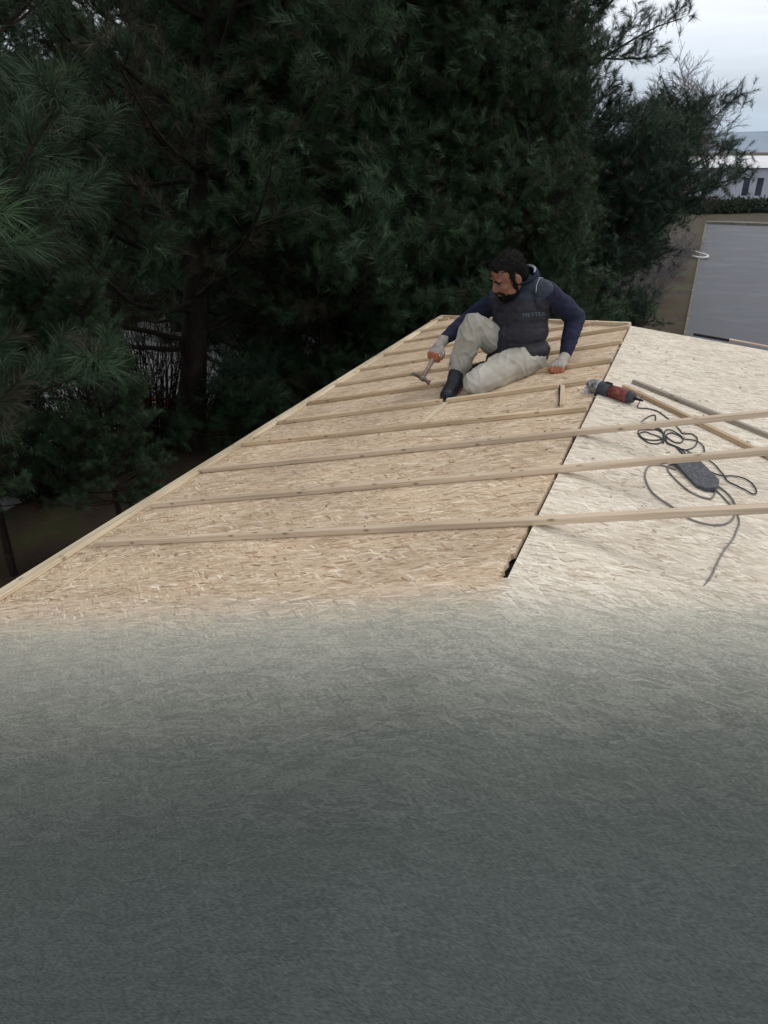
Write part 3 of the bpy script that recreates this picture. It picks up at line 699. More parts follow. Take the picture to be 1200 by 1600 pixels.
b = MB()
b.ell(hp(-.012, 0, .035), (fwd * .100, left * .079, upv * .098), 24, 16)          # skull
b.ell(hp(.030, 0, -.035), (fwd * .066, left * .060, upv * .085), 20, 14)          # face mass
b.ell(hp(.048, 0, -.098), (fwd * .036, left * .038, upv * .026), 16, 10)          # chin
for s in (-1, 1):
    b.ell(hp(.058, s * .040, -.030), (fwd * .024, left * .020, upv * .020))       # cheekbone
    b.ell(hp(.020, s * .055, -.075), (fwd * .040, left * .014, upv * .024))       # jaw
    b.ell(hp(.082, s * .028, .022), (fwd * .013, left * .026, upv * .008))        # brow
    b.ell(hp(-.012, s * .084, -.012), (fwd * .020 + left * s * -.004, left * .011, upv * .032))      # ear
b.chain([(hp(.088, 0, .012), .009), (hp(.108, 0, -.022), .012), (hp(.104, 0, -.034), .014)], 12)   # nose
for s in (-1, 1): b.ell(hp(.096, s * .013, -.036), (fwd * .010, left * .008, upv * .008))
b.ell(hp(.088, 0, -.062), (fwd * .012, left * .024, upv * .006)); b.ell(hp(.085, 0, -.074), (fwd * .012, left * .020, upv * .007))
b.chain([(hp(-.025, 0, -.05), .056), (neckb, .060), ((neckb + chest) / 2, .09)])
sp = (lsh - rsh).normalized(); front = sp.cross(Vector((0, 0, 1))).normalized()
if front.dot(Vector((-1, -1, 0))) < 0: front = -front
tU = (neckb - pel).normalized()
b.ell(chest, (sp * .145, front * .095, tU * .15)); b.ell((chest + pel) / 2, (sp * .130, front * .09, tU * .13)); b.ell(pel, (sp * .135, front * .10, tU * .11))
b.chain([(neckb, .05), (lsh, .050), (lelb, .038), (lwr, .024)]); b.chain([(neckb, .05), (rsh, .050), (relb, .038), (rwr, .024)])
b.chain([(pel, .09), (lhip, .085), (lknee, .048), (lank, .030), (ltoe, .03)]); b.chain([(pel, .09), (rhip, .085), (rknee, .048), (rank, .034), (rheel, .03), (rtoe, .026)])
# hands: palm, five fingers
def hand(mb, wr, palm_c, nrm, along, across, curls, scale=1.0, extra=.0, thumb=None):
    """along: wrist to knuckles; across: towards the little finger; nrm: palm side"""
    mb.cap(wr, palm_c - along * .02, .026 + extra, .030 + extra)
    mb.ell(palm_c, (along * (.048 + extra), across * (.043 + extra), nrm * (.017 + extra)))
    kn = palm_c + along * .038
    for i, (ln, cu) in enumerate(zip((.070, .078, .073, .058), curls)):
        o = kn + across * (-.030 + i * .0195)
        d = along.copy(); ax_ = across.normalized(); p = o; rr = .0098 + extra
        for j, seg in enumerate((ln * .45, ln * .32, ln * .26)):
            d = Matrix.Rotation(cu * (.75 if j == 0 else 1.0), 3, ax_) @ d
            q = p + d * seg; mb.cap(p, q, rr, rr - .0011, 12); p = q; rr -= .0012
    th = thumb or [(palm_c - along * .018 - across * .030, .013), (palm_c + along * .012 - across * .052 + nrm * .014, .0115), (palm_c + along * .034 - across * .046 + nrm * .030, .010)]
    mb.chain([(a_, r_ + extra) for a_, r_ in th], 12)
# his left fist, knuckles on the boards
lf = snap(vec(874, 573, 4.27), .045)
l_al = (lf - lwr).normalized(); l_ac = Vector((.75, -.55, 0)); l_ac = (l_ac - l_al * l_ac.dot(l_al)).normalized(); l_n = l_al.cross(l_ac)
if l_n.dot(Vector((.3, 1, 0))) < 0: l_n = -l_n
def curl_sign(al, ac, n_):
    return 1 if (Matrix.Rotation(.5, 3, ac) @ al - al).dot(n_) > 0 else -1
cs = curl_sign(l_al, l_ac, l_n); LC = [cs * c for c in (1.30, 1.38, 1.42, 1.45)]
# his right hand round the hammer handle
rh = vec(682, 546, 4.47)
hm_top = vec(686, 537, 4.47); hm_head = vec(660, 583, 4.37)
r_al = (rh - rwr).normalized()
hmd = (hm_head - hm_top).normalized()
r_ac = -hmd; r_ac = (r_ac - r_al * r_ac.dot(r_al)).normalized(); r_n = r_al.cross(r_ac)
if r_n.dot(Vector((0, 1, -.2))) < 0: r_n = -r_n
rs = curl_sign(r_al, r_ac, r_n); RC = [rs * c for c in (1.15, 1.2, 1.25, 1.3)]
hand(b, lwr, lf, l_n, l_al, l_ac, LC); hand(b, rwr, rh, r_n, r_al, r_ac, RC)
person = remeshed(b, "person", M_SKIN, None, .0055, 3, origin=pel)
tag(person, "bearded worker in dark vest and pale trousers crouching on the battens with a hammer", "person")

# eyes, brows as parts
for s in (-1, 1):
    e_ = MB(); e_.ell(hp(.0795, s * .030, .004), (fwd * .010, left * .013, upv * .0065)); e_.build("eye", noisy("eye", [(.4, (.03, .02, .016)), (.6, (.08, .07, .06))], 30, rough=.2), person, smooth=True, origin=pel)
    e_ = MB(); e_.ell(hp(.093, s * .030, .024), (fwd * .006, left * .024, upv * .0048)); e_.build("eyebrow", M_HAIR, person, smooth=True, origin=pel)
# hair
h_ = MB()
h_.ell(hp(-.020, 0, .040), (fwd * .104, left * .083, upv * .099), 28, 18)
h_.ell(hp(-.060, 0, -.005), (fwd * .062, left * .077, upv * .075), 20, 14)
h_.ell(hp(.040, 0, .088), (fwd * .040, left * .056, upv * .030), 20, 12)
for s in (-1, 1): h_.ell(hp(.012, s * .076, -.005), (fwd * .012, left * .008, upv * .040))
def hair_d(c, n): return .0045 * noise.noise(c * 55) + .004 * noise.noise(c * 130) + .002 * noise.noise(c * 260)
ho = remeshed(h_, "hair", M_HAIR, person, .005, 2, hair_d, pel)
# cut the hair back off the face
bm = bmesh.new(); bm.from_mesh(ho.data); inv = HL.inverted()
dele = []
for f in bm.faces:
    c = inv @ (f.calc_center_median() + pel)
    w_ = .007 * noise.noise(c * 50) + .006 * noise.noise(c * 140)
    if (c.x > .028 + w_ and c.z < .082 + w_ - .35 * abs(c.y)) or (c.x > .0 and c.z < .02 and abs(c.y) < .066): dele.append(f)
bmesh.ops.delete(bm, geom=dele, context='FACES'); bm.to_mesh(ho.data); bm.free()
def strands_on(o, parent, n, ln, wd, flow, seed):
    rng = np.random.default_rng(seed); me = o.data; ar = np.array([p.area for p in me.polygons]); idx = rng.choice(len(ar), n, p=ar / ar.sum())
    C = np.array([me.polygons[i].center[:] for i in idx]) + rng.normal(size=(n, 3)) * .0015; Nn = np.array([me.polygons[i].normal[:] for i in idx])
    d = Nn * .55 + np.array(flow[:])[None] + rng.normal(size=(n, 3)) * .35; d /= np.linalg.norm(d, axis=1, keepdims=True)
    w_ = np.cross(d, Nn + rng.normal(size=(n, 3)) * .2); w_ /= np.linalg.norm(w_, axis=1, keepdims=True); L = ln * (.5 + rng.random((n, 1)))
    V = np.stack([C - Nn * .002 - w_ * wd, C - Nn * .002 + w_ * wd, C + d * L], 1).reshape(-1, 3)
    npmesh(o.name.split('.')[0] + "_strands", V, np.arange(3 * n).reshape(-1, 3), M_HAIR, o)
strands_on(ho, person, 5000, .013, .0011, -fwd * .6 - upv * .25, 1)
# beard
h_ = MB()
h_.ell(hp(.050, 0, -.100), (fwd * .043, left * .042, upv * .030), 20, 12)
for s in (-1, 1):
    h_.ell(hp(.024, s * .050, -.084), (fwd * .042, left * .019, upv * .022)); h_.ell(hp(.006, s * .064, -.052), (fwd * .014, left * .011, upv * .036))
    h_.ell(hp(.092, s * .016, -.052), (fwd * .010, left * .019, upv * .006)); h_.ell(hp(.078, s * .031, -.075), (fwd * .016, left * .010, upv * .026))
bd_ = remeshed(h_, "beard", M_HAIR, person, .004, 2, lambda c, n: .003 * noise.noise(c * 120), pel)
strands_on(bd_, person, 2500, .010, .0009, -upv * .7, 2)

# trousers
t_ = MB(); e2 = .018
t_.ell(pel, (sp * .165, front * .135, tU * .13)); t_.chain([(pel, .115), (lhip, .112), ((lhip + lknee) / 2 + Vector((0, 0, .005)), .098), (lknee, .076), ((lknee + lank) / 2, .068), (lank, .05)])
t_.ell(pel - front * .05 - tU * .05, (sp * .15, front * .10, tU * .09))
t_.chain([(pel, .11), (rhip, .108), ((rhip + rknee) / 2, .090), (rknee, .075), ((rknee * .6 + rank * .4), .078), ((rknee * .25 + rank * .75), .070), (rank - Vector((0, 0, .040)), .056)])
def fold(c, n):
    a = noise.noise(Vector((c.x * 9, c.y * 9, c.z * 22))); b2 = noise.noise(Vector((c.x * 26 + c.z * 10, c.y * 26, c.z * 14)))
    b3 = 1 - abs(noise.noise(Vector((c.x * 14, c.y * 12, c.z * 9 + c.x * 12)))) * 2.2
    return .006 * a + .0035 * b2 + .008 * max(b3, 0) ** 3 - .003
remeshed(t_, "trousers", M_PANT, person, .006, 5, fold, pel)
# boots
for nm, ank, heel, toe in (("boot", rank, rheel, rtoe), ("boot", lank, lank + (lank - ltoe).normalized() * .02 - Vector((0, 0, .02)), ltoe)):
    k = MB(); k.chain([(ank + Vector((0, 0, .035)), .050), (ank, .049), (heel + Vector((0, 0, .012)), .042)])
    k.chain([(heel, .040), ((heel + toe) / 2 + Vector((0, 0, .010)), .046), (toe, .042)]); k.cap(ank, (heel + toe) / 2 + Vector((0, 0, .02)), .045, .043)
    bo = remeshed(k, nm, M_SHOE, person, .005, 3, lambda c, n: .002 * noise.noise(c * 40), pel)
    k = MB(); dz = Vector((0, 0, -.030)); sd2 = (toe - heel).cross(Vector((0, 0, 1))).normalized()
    if nm == "boot" and ank is rank:
        d_ = (toe - heel).normalized()
        k.ell(toe - Vector((0, 0, .024)), (d_ * .052, sd2 * .047, Vector((0, 0, .011)))); k.ell(heel - Vector((0, 0, .026)), (d_ * .044, sd2 * .040, Vector((0, 0, .012)))); k.cap(heel - Vector((0, 0, .024)), toe - Vector((0, 0, .022)), .016, .018)
        so_ = remeshed(k, "sole", M_SOLE, bo, .004, 2, None, pel); so_.location = (0, 0, 0)
# sweatshirt (sleeves and neck)
k = MB()
k.chain([(neckb, .07), (lsh, .064), (lsh * .5 + lelb * .5, .064), (lelb, .060), (lelb * .4 + lwr * .6, .050), (lwr + (lelb - lwr).normalized() * .012, .036)])
k.chain([(neckb, .07), (rsh, .062), (rsh * .5 + relb * .5, .062), (relb, .056), (relb * .4 + rwr * .6, .048), (rwr + (relb - rwr).normalized() * .012, .036)])
k.ell(chest + tU * .03, (sp * .15, front * .10, tU * .12))
k.chain([(neckb, .076), (neckb * .5 + hp(-.03, 0, -.07) * .5, .068)])
def fold2(c, n): return .005 * noise.noise(Vector((c.x * 16, c.y * 16, c.z * 34))) + .003 * noise.noise(c * 45)
remeshed(k, "sweatshirt", M_NAVY, person, .006, 4, fold2, pel)
# vest
k = MB()
low = pel + tU * .01 + front * .035
k.ell(chest + tU * .045 + front * .012, (sp * .172, front * .128, tU * .125), 24, 16)
k.ell(chest + front * .020, (sp * .176, front * .140, tU * .15), 24, 16)
k.ell((chest + low) / 2 + front * .015, (sp * .178, front * .148, tU * .14), 24, 16)
k.ell(low + front * .005, (sp * .200, front * .158, tU * .095), 24, 16); k.ell(low + front * .005 - tU * .035, (sp * .196, front * .155, tU * .075), 24, 16)
k.cap(neckb - tU * .01, lsh + (neckb - lsh) * .10 - tU * .004, .080, .074); k.cap(neckb - tU * .01, rsh + (neckb - rsh) * .10, .080, .072)
_s = lsh + (neckb - lsh) * .22 - tU * .06; k.ell(_s, (sp * .05, front * .085, tU * .09)); _s = rsh + (neckb - rsh) * .22 - tU * .06; k.ell(_s, (sp * .05, front * .085, tU * .09))
vinv = Matrix(((sp.x, sp.y, sp.z), (front.x, front.y, front.z), (tU.x, tU.y, tU.z)))
def quilt(c, n):
    q = vinv @ (c - pel); hgt = q.z
    s_ = abs(math.sin(hgt * math.pi / .085)); g_ = .007 * (s_ ** .5 - .6)
    zipd = -.004 * math.exp(-(q.x / .006) ** 2) if q.y > 0 else 0
    return g_ + .004 * noise.noise(c * 17) + .003 * noise.noise(Vector((q.x * 30, q.y * 30, q.z * 60))) + zipd
vest = remeshed(k, "vest", M_VEST, person, .006, 4, quilt, pel)
vest.data.materials.append(M_VESTB)
for p in vest.data.polygons:
    q = vinv @ p.center
    if q.z > .33: p.material_index = 1
# collar and hood behind the head with pale lining edge
k = MB(); n_ = 26; vs = []
cdir = (hp(-.05, 0, -.02) - neckb).normalized(); cb = neckb + tU * .012
cu = sp; cv = front
for ir, (rr_, hh_) in enumerate(((.090, -.02), (.112, .050), (.114, .105), (.102, .118), (.094, .100), (.084, .03), (.074, -.02))):
    for i in range(n_):
        a_ = 2 * math.pi * i / n_; bk = .5 - .5 * math.sin(a_)     # 1 behind, 0 at the front
        hgt = hh_ * (.15 + 1.05 * bk ** 1.2)
        vs.append(cb + cu * math.cos(a_) * rr_ * .93 + cv * (math.sin(a_) * rr_ - .010 * bk) + tU * hgt + (cdir - tU) * hgt * .8)
k.add(vs, [(i * n_ + j, i * n_ + (j + 1) % n_, ((i + 1) % 7) * n_ + (j + 1) % n_, ((i + 1) % 7) * n_ + j) for i in range(7) for j in range(n_)])
col = k.build("collar", M_NAVY, person, smooth=True, origin=pel)
ls = vs[4 * n_:5 * n_]
k = MB(); pts = [ls[i % n_] + tU * .008 for i in range(13, 27)]
k.tube(smooth_path(pts, 4), .0075, 8); k.build("collar_lining", M_PIPE, col, smooth=True, origin=pel).location = (0, 0, 0)
bvh = BVHTree.FromObject(vest, bpy.context.evaluated_depsgraph_get())
def on_vest(pt, off=.002):
    loc, nr, ix, ds = bvh.find_nearest(pt - pel); return pel + loc + nr * off
k = MB(); a_ = lsh + (neckb - lsh) * .40
ap = []
for i in range(12):
    th = -.9 + 2.4 * i / 11
    ap.append(on_vest(a_ + (front * math.sin(th) + tU * math.cos(th)) * .10 + (lsh - neckb).normalized() * .02))
k.tube(smooth_path(ap, 3), .0022, 6); k.build("piping", M_PIPE, vest, smooth=True, origin=pel).location = (0, 0, 0)
# chest lettering
tcu = bpy.data.curves.new("lettering", 'FONT'); tcu.body = "METTEX"; tcu.size = .034; tcu.space_character = 1.05
to = bpy.data.objects.new("lettering_tmp", tcu); COL.objects.link(to)
dg = bpy.context.evaluated_depsgraph_get(); dg.update(); tm = bpy.data.meshes.new_from_object(to.evaluated_get(dg)); bpy.data.objects.remove(to)
lx = (vec(868, 488, 4.2) - vec(815, 493, 4.2)).normalized(); o_l = vec(817, 496, 4.20); ly = (CU - lx * CU.dot(lx)).normalized()
bm = bmesh.new(); bm.from_mesh(tm); bmesh.ops.subdivide_edges(bm, edges=bm.edges[:], cuts=1); bm.to_mesh(tm); bm.free()
nview = (ORG - o_l).normalized()
for v in tm.vertices:
    pt = o_l + lx * v.co.x + ly * v.co.y + nview * .3
    hit_ = bvh.ray_cast(pt - pel, -nview)
    v.co = (hit_[0] + hit_[1] * .0025) if hit_[0] is not None else (o_l - pel)
M_LET = noisy("pale blue print", [(.3, (.07, .105, .14)), (.7, (.11, .16, .20))], 60, rough=.7, bump=0)
tm.materials.clear(); tm.materials.append(M_LET)
lo = bpy.data.objects.new("lettering", tm); COL.objects.link(lo); lo.parent = vest
# gloves: knit back, orange palm and fingers
for wr, pc, nn, al, ac, cu_, hidx in ((lwr, lf, l_n, l_al, l_ac, LC, 0), (rwr, rh, r_n, r_al, r_ac, RC, 1)):
    k = MB(); hand(k, wr, pc, nn, al, ac, cu_, extra=.0028); k.cap(wr - al * .01, wr + al * .03, .033, .033)
    go = remeshed(k, "glove", M_GLV, person, .0032, 2, None, pel); go.data.materials.append(M_ORG)
    for p in go.data.polygons:
        q = p.center + pel - pc
        if q.dot(al) > (.050, .036)[hidx] + .004 * noise.noise(p.center * 90) or (q.dot(nn) > .016 and q.dot(al) > -.03): p.material_index = 1

# ------------------------------------------------------------------ hammer
hammer = empty("hammer", hm_head, "claw hammer with a worn handle, held in the worker's gloved hand", "hammer")
hc = rh + r_n * .026 + r_al * .030
hh0 = hc - hmd * .055; hh1 = hc + hmd * ((hm_head - hc).length)
k = MB(); k.tube([hh0, hh0 + (hh1 - hh0) * .3, hh0 + (hh1 - hh0) * .6, hh1], [.015, .0165, .0130, .0125], 12)
k.build("handle", noisy("worn handle", [(.3, (.20, .14, .11)), (.7, (.36, .28, .23))], 30, 4, rough=.5), hammer, smooth=True, origin=hm_head)
ha = (CX * -.80 + CU * .58 + CF * -.1).normalized(); ha = (ha - hmd * ha.dot(hmd)).normalized()
k = MB(); q = ha.to_track_quat('Z', 'Y').to_matrix().to_4x4()
k.lathe(Matrix.Translation(hh1) @ q, [(-.052, .0125), (-.050, .0145), (-.040, .0145), (-.036, .0105), (-.018, .0110), (-.014, .0165), (.014, .0165), (.018, .012)], 16)
sx = ha.cross(hmd).normalized()
for s in (-1, 1):
    c0 = hh1 + ha * .012 + sx * s * .004
    k.tube([c0, hh1 + ha * .035 + sx * s * .007 - hmd * -.002, hh1 + ha * .058 + sx * s * .010 + hmd * .008, hh1 + ha * .074 + sx * s * .012 + hmd * .022], [.009, .0085, .006, .002], 10)
k.build("hammer_head", noisy("rusty steel", [(.35, (.10, .075, .06)), (.7, (.24, .20, .17))], 60, 4, rough=.45, metal=.6), hammer, origin=hm_head)

# ------------------------------------------------------------------ pines
def rnd_perp(d, rng):
    v = rng.normal(size=3); v -= d * v.dot(d); return v / np.linalg.norm(v)
def nz_(v): return v / (np.linalg.norm(v) + 1e-9)
def tubes_np(segs, n):
    """segs: list of (P0, P1, r0, r1) -> verts, quads"""
    A = np.array([s[0] for s in segs]); B = np.array([s[1] for s in segs]); r0 = np.array([s[2] for s in segs]); r1 = np.array([s[3] for s in segs])
    D = B - A; D /= (np.linalg.norm(D, axis=1, keepdims=True) + 1e-9)
    ref = np.where(np.abs(D[:, 2:3]) < .9, np.array([[0, 0, 1.]]), np.array([[1., 0, 0]]))
    a = np.cross(D, ref); a /= np.linalg.norm(a, axis=1, keepdims=True); b = np.cross(D, a)
    ang = np.arange(n) * 2 * np.pi / n; ca = np.cos(ang)[None, :, None]; sa = np.sin(ang)[None, :, None]
    ring = a[:, None, :] * ca + b[:, None, :] * sa
    V = np.concatenate([A[:, None, :] + ring * r0[:, None, None], B[:, None, :] + ring * r1[:, None, None]], 1).reshape(-1, 3)
    k = np.arange(n); base = (np.arange(len(segs)) * 2 * n)[:, None]
    Q = np.stack([base + k, base + (k + 1) % n, base + n + (k + 1) % n, base + n + k], -1).reshape(-1, 4)
    return V, Q
def needles_np(tufts, per, ln, wd, rng, bend=False, spread=(.35, 1.05), shoot=.16):
    """tufts: rows of pos(3) dir(3) tint scale"""
    T = np.array(tufts); m = len(T); P = np.repeat(T[:, :3], per, 0); D = np.repeat(T[:, 3:6], per, 0); ti = np.repeat(T[:, 6], per); sc = np.repeat(T[:, 7], per)
    k = m * per
    s = rng.random(k)[:, None]; base = P - D * (s * shoot) * sc[:, None]
    v = rng.normal(size=(k, 3)); v -= D * (v * D).sum(1, keepdims=True); v /= np.linalg.norm(v, axis=1, keepdims=True)
    an = (spread[0] + (spread[1] - spread[0]) * rng.random(k)[:, None] * (.45 + .55 * s))
    d = D * np.cos(an) + v * np.sin(an); L = (ln * (.7 + .5 * rng.random(k)) * sc)[:, None]
    w_ = rng.normal(size=(k, 3)); w_ = np.cross(d, w_); w_ /= np.linalg.norm(w_, axis=1, keepdims=True); w_ *= wd / 2
    g = np.array([[0, 0, -1.]])
    if not bend:
        tip = base + d * L + g * L * .10
        V = np.stack([base - w_, base + w_, tip], 1).reshape(-1, 3); F_ = np.arange(3 * k).reshape(-1, 3)
        return V, F_, np.repeat(np.clip(ti + rng.normal(size=k) * .08, 0, 1), 3)
    mid = base + d * L * .55 + g * L * .03; tip = base + d * L + g * L * .15
    V = np.stack([base - w_, base + w_, mid + w_ * .9, mid - w_ * .9, tip], 1).reshape(-1, 3)
    o = (np.arange(k) * 5)[:, None]
    F_ = np.concatenate([o + np.array([[0, 1, 2]]), o + np.array([[0, 2, 3]]), o + np.array([[3, 2, 4]])], 0)
    return V, F_, np.repeat(np.clip(ti + rng.normal(size=k) * .08, 0, 1), 5)
def make_pine(name_label, seed, height, clear, radius, per=42, ln=.14, wd=.005, bend=False, step=.42, nl=5, sec=.24, ter=.15, trunk_r=.17, lean=(0, 0), extra=(), profile=None, mat=None, dead=.12, fill=0, droop=0, spread=(.35, 1.05), group="pines along the left side of the roof", scale=1.0):
    rng = np.random.default_rng(seed); thick = []; thin = []; tuf = []
    tp = lambda h: np.array([lean[0] * h + .05 * math.sin(h * .9 + seed), lean[1] * h + .05 * math.cos(h * .7 + seed), h])
    hs = np.arange(0, height + .01, height / 16)
    for i in range(16): thick.append((tp(hs[i]), tp(hs[i + 1]), trunk_r * (1 - .93 * hs[i] / height), trunk_r * (1 - .93 * hs[i + 1] / height)))
    limbs = []
    h = clear
    while h < height - .1:
        f = (h - clear) / (height - clear)
        pr = profile(f) if profile else (1 - f) ** .75 * (.75 + .25 * min(1, f * 4))
        for k in range(nl):
            az = rng.random() * 6.283; L = radius * pr * (.65 + .5 * rng.random()) + .25
            el = .05 + .75 * f + rng.normal() * .12
            limbs.append((tp(h + rng.normal() * .08), az, el, L, .35 + .3 * rng.random()))
        h += step * (.8 + .4 * rng.random())
    for h, az, el, L, up in extra: limbs.append((tp(h), az, el, L, up))
    for P, az, el, L, up in limbs:
        d = np.array([math.cos(az) * math.cos(el), math.sin(az) * math.cos(el), math.sin(el)])
        ns = max(3, int(L / .28)); seg = L / ns; r = .008 + .0095 * L; p = P.copy(); pts = [p.copy()]; ds = [d.copy()]
        for i in range(ns):
            d = nz_(d + np.array([0, 0, up * seg * (.5 if i < ns / 2 else 1.0)]) + rng.normal(size=3) * .09)
            q = p + d * seg; thick.append((p.copy(), q.copy(), r * (1 - .85 * i / ns), r * (1 - .85 * (i + 1) / ns))); p = q; pts.append(p.copy()); ds.append(d.copy())
        tint0 = .45 + rng.normal() * .12
        tuf.append((*p, *ds[-1], tint0, 1.15))
        s = L * (.18 + .12 * rng.random()); sgn = 1
        while s < L:
            i = min(int(s / seg), ns - 1); c = pts[i] + (pts[i + 1] - pts[i]) * (s / seg - i); dd = ds[i + 1]
            sv = nz_(np.cross(dd, np.array([0, 0, 1.])) * sgn + rng.normal(size=3) * .25); sd3 = nz_(dd * .75 + sv * .85 + np.array([0, 0, .12]))
            l2 = min(.20 + .42 * (L - s), 1.1) * (.7 + .5 * rng.random()); n2 = max(2, int(l2 / .16)); q = c.copy(); sg2 = l2 / n2
            for j in range(n2):
                sd3 = nz_(sd3 + np.array([0, 0, .10]) + rng.normal(size=3) * .12); q2 = q + sd3 * sg2
                thin.append((q.copy(), q2.copy(), .006 * (1 - .5 * j / n2) + .002, .005 * (1 - .5 * (j + 1) / n2) + .001)); q = q2
                if j > 0 or n2 < 3:
                    for _ in range(1 if rng.random() < .55 else 2):
                        td = nz_(sd3 * .6 + rnd_perp(sd3, rng) * .8 + np.array([0, 0, .35])); tl = ter * (.6 + .8 * rng.random()); e_ = q + td * tl
                        thin.append((q.copy(), e_, .003, .002)); inner = s < L * .45
                        tv = .06 if (inner and rng.random() < dead * 3) or rng.random() < dead * .5 else np.clip(tint0 + rng.normal() * .16 + .1 * (not inner), .17, 1)
                        if not inner or rng.random() < .75: tuf.append((*e_, *td, tv, .85 + .3 * rng.random()))
            tuf.append((*q, *sd3, np.clip(tint0 + .12 + rng.normal() * .12, .17, 1), 1.05))
            s += sec * (.7 + .6 * rng.random()); sgn = -sgn
    if fill:
        T0 = np.array(tuf); rep_ = np.repeat(T0, fill, 0); k_ = len(rep_)
        rep_[:, :3] += rng.normal(size=(k_, 3)) * np.array([.16, .16, .11]); dj = rep_[:, 3:6] + rng.normal(size=(k_, 3)) * .55 + np.array([0, 0, droop])
        rep_[:, 3:6] = dj / np.linalg.norm(dj, axis=1, keepdims=True); rep_[:, 6] = np.clip(rep_[:, 6] + rng.normal(size=k_) * .12, 0, 1); rep_[:, 7] *= .75 + .4 * rng.random(k_)
        tuf = np.concatenate([T0, rep_]); sh = rep_[:, :3] - rep_[:, 3:6] * .22
        thin += list(zip(sh, rep_[:, :3], np.full(k_, .003), np.full(k_, .0015)))
    root = empty("pine_tree", (0, 0, 0), name_label, "pine tree", group)
    V1, Q1 = tubes_np(thick, 8); V2, Q2 = tubes_np(thin, 4)
    npmesh("trunk", np.concatenate([V1, V2]), np.concatenate([Q1, Q2 + len(V1)]), M_BARK, root, smooth=True)
    V, F_, ti = needles_np(tuf, per, ln, wd, rng, bend, spread)
    npmesh("crown", V, F_, mat or M_NEED, root, tint=ti)
    print("PINE", seed, len(tuf), len(F_))
    root.scale = (scale,) * 3
    return root
def copy_tree(o):
    c = o.copy(); COL.objects.link(c)
    for ch in o.children:
        d = ch.copy(); COL.objects.link(d); d.parent = c
    return c
def put(o, x, y, rz, s=1.0, label=None, z=0):
    o.location = (x, y, z); o.rotation_euler = (0, 0, rz); o.scale = (s,) * 3
    if label: o['label'] = label
    return o
def wide(f): return (1 - f) ** .5 * (.85 + .15 * min(1, f * 4))
near = make_pine("near pine at the left edge with long bright needle brushes beside the eave", 21, 9.5, 2.5, 2.2, per=100, ln=.165, wd=.0028, bend=True, step=.36, nl=7, sec=.20, ter=.14, trunk_r=.12, profile=wide, fill=0, dead=.2, spread=(.35, 1.25))
put(near, -3.45, 4.1, .4)
big = make_pine("tall pine with the thick dark trunk rising left of the middle", 4, 12, 1.6, 3.2, per=56, wd=.0048, ln=.15, step=.50, nl=4, sec=.24, trunk_r=.20, profile=wide, fill=1, dead=.3, lean=(.058, -.150))
bp_ = gnd(300, 700); put(big, bp_.x, bp_.y, 1.2)
mid = make_pine("pine in the front row behind the hammer", 9, 11, .3, 3.1, per=60, wd=.0052, ln=.15, step=.36, nl=7, sec=.23, trunk_r=.17, profile=wide, fill=2, dead=.2)
put(mid, -.9, 11.4, 2.0)
PL = [(.35, 11.6, 4.1, .85, "front row pine straight behind the worker's reaching arm", mid),
      (1.45, 10.9, 5.3, .66, "front row pine behind the worker's shoulder, smaller than its neighbours", mid),
      (-5.6, 8.2, 3.3, .8, "pine at the left edge behind the near brushes", mid),
      (-4.9, 17.5, .7, 1.0, "back row pine filling the gap left of the thick trunk", mid),
      (-1.9, 16.0, 5.0, 1.15, "back row pine just right of the thick trunk", mid),
      (.3, 15.5, 2.7, 1.0, "back row pine behind the worker's head", mid),
      (-9.5, 21.0, 2.2, .8, "pine far back at the left edge of the photo", mid)]
for x, y, rz, s, lb, src in PL:
    c = copy_tree(src); put(c, x, y, rz, s, lb)
edge_p = make_pine("back row pine whose airy upper branches stand against the open sky", 51, 11, .4, 2.7, per=54, wd=.0054, ln=.15, step=.38, nl=6, sec=.23, trunk_r=.17, profile=wide, fill=1, dead=.1, mat=M_NEEDB,
                 extra=[(4.8, .1, .28, 3.7, .08), (5.3, -.1, .32, 3.3, .10), (4.3, .3, .2, 3.1, .08), (5.8, .2, .35, 3.0, .10), (3.8, -.05, .2, 2.7, .08), (5.0, .35, .45, 3.2, .1)])
put(edge_p, 2.25, 15.2, 0)
def prof_low(f): return (.16 + 1.05 * f) if f < .75 else .95 * (1 - (f - .75) / .30)
low_ = make_pine("low bushy pine with up-pointing tips against the sky at right", 33, 3.45, .25, 2.1, per=50, ln=.125, wd=.0052, step=.27, nl=7, sec=.20, trunk_r=.11, profile=prof_low, mat=M_NEEDB, fill=2,
                 extra=[(2.9, .42, .66, 2.6, .10), (2.65, .02, .30, 2.6, .10), (2.8, .2, .34, 2.4, .10), (2.9, .1, .42, 2.7, .08), (2.8, -.3, .3, 2.2, .1), (2.7, .3, .34, 2.5, .08), (3.0, .5, .75, 2.3, .05)])
put(low_, 4.1, 14.6, 0)
c = copy_tree(low_); put(c, 6.6, 21.3, 3.5, .8, "smaller bushy pine farther back at the road's edge")
g_ = gnd(200, 880); c = copy_tree(near); put(c, g_.x, g_.y, 1.1, .30, "young pine just below the eave, under the near brushes")
g_ = gnd(20, 900); c = copy_tree(near); put(c, g_.x, g_.y, 2.3, .38, "young pine at the left edge of the photo, close below the eave")
g_ = gnd(400, 700); c = copy_tree(low_); put(c, g_.x, g_.y, 4.1, .30, "young pine below the eave, right of the thick trunk")
c = copy_tree(low_); put(c, 8.6, 27.0, 2.6, .85, "distant bushy pine beside the bare tree")
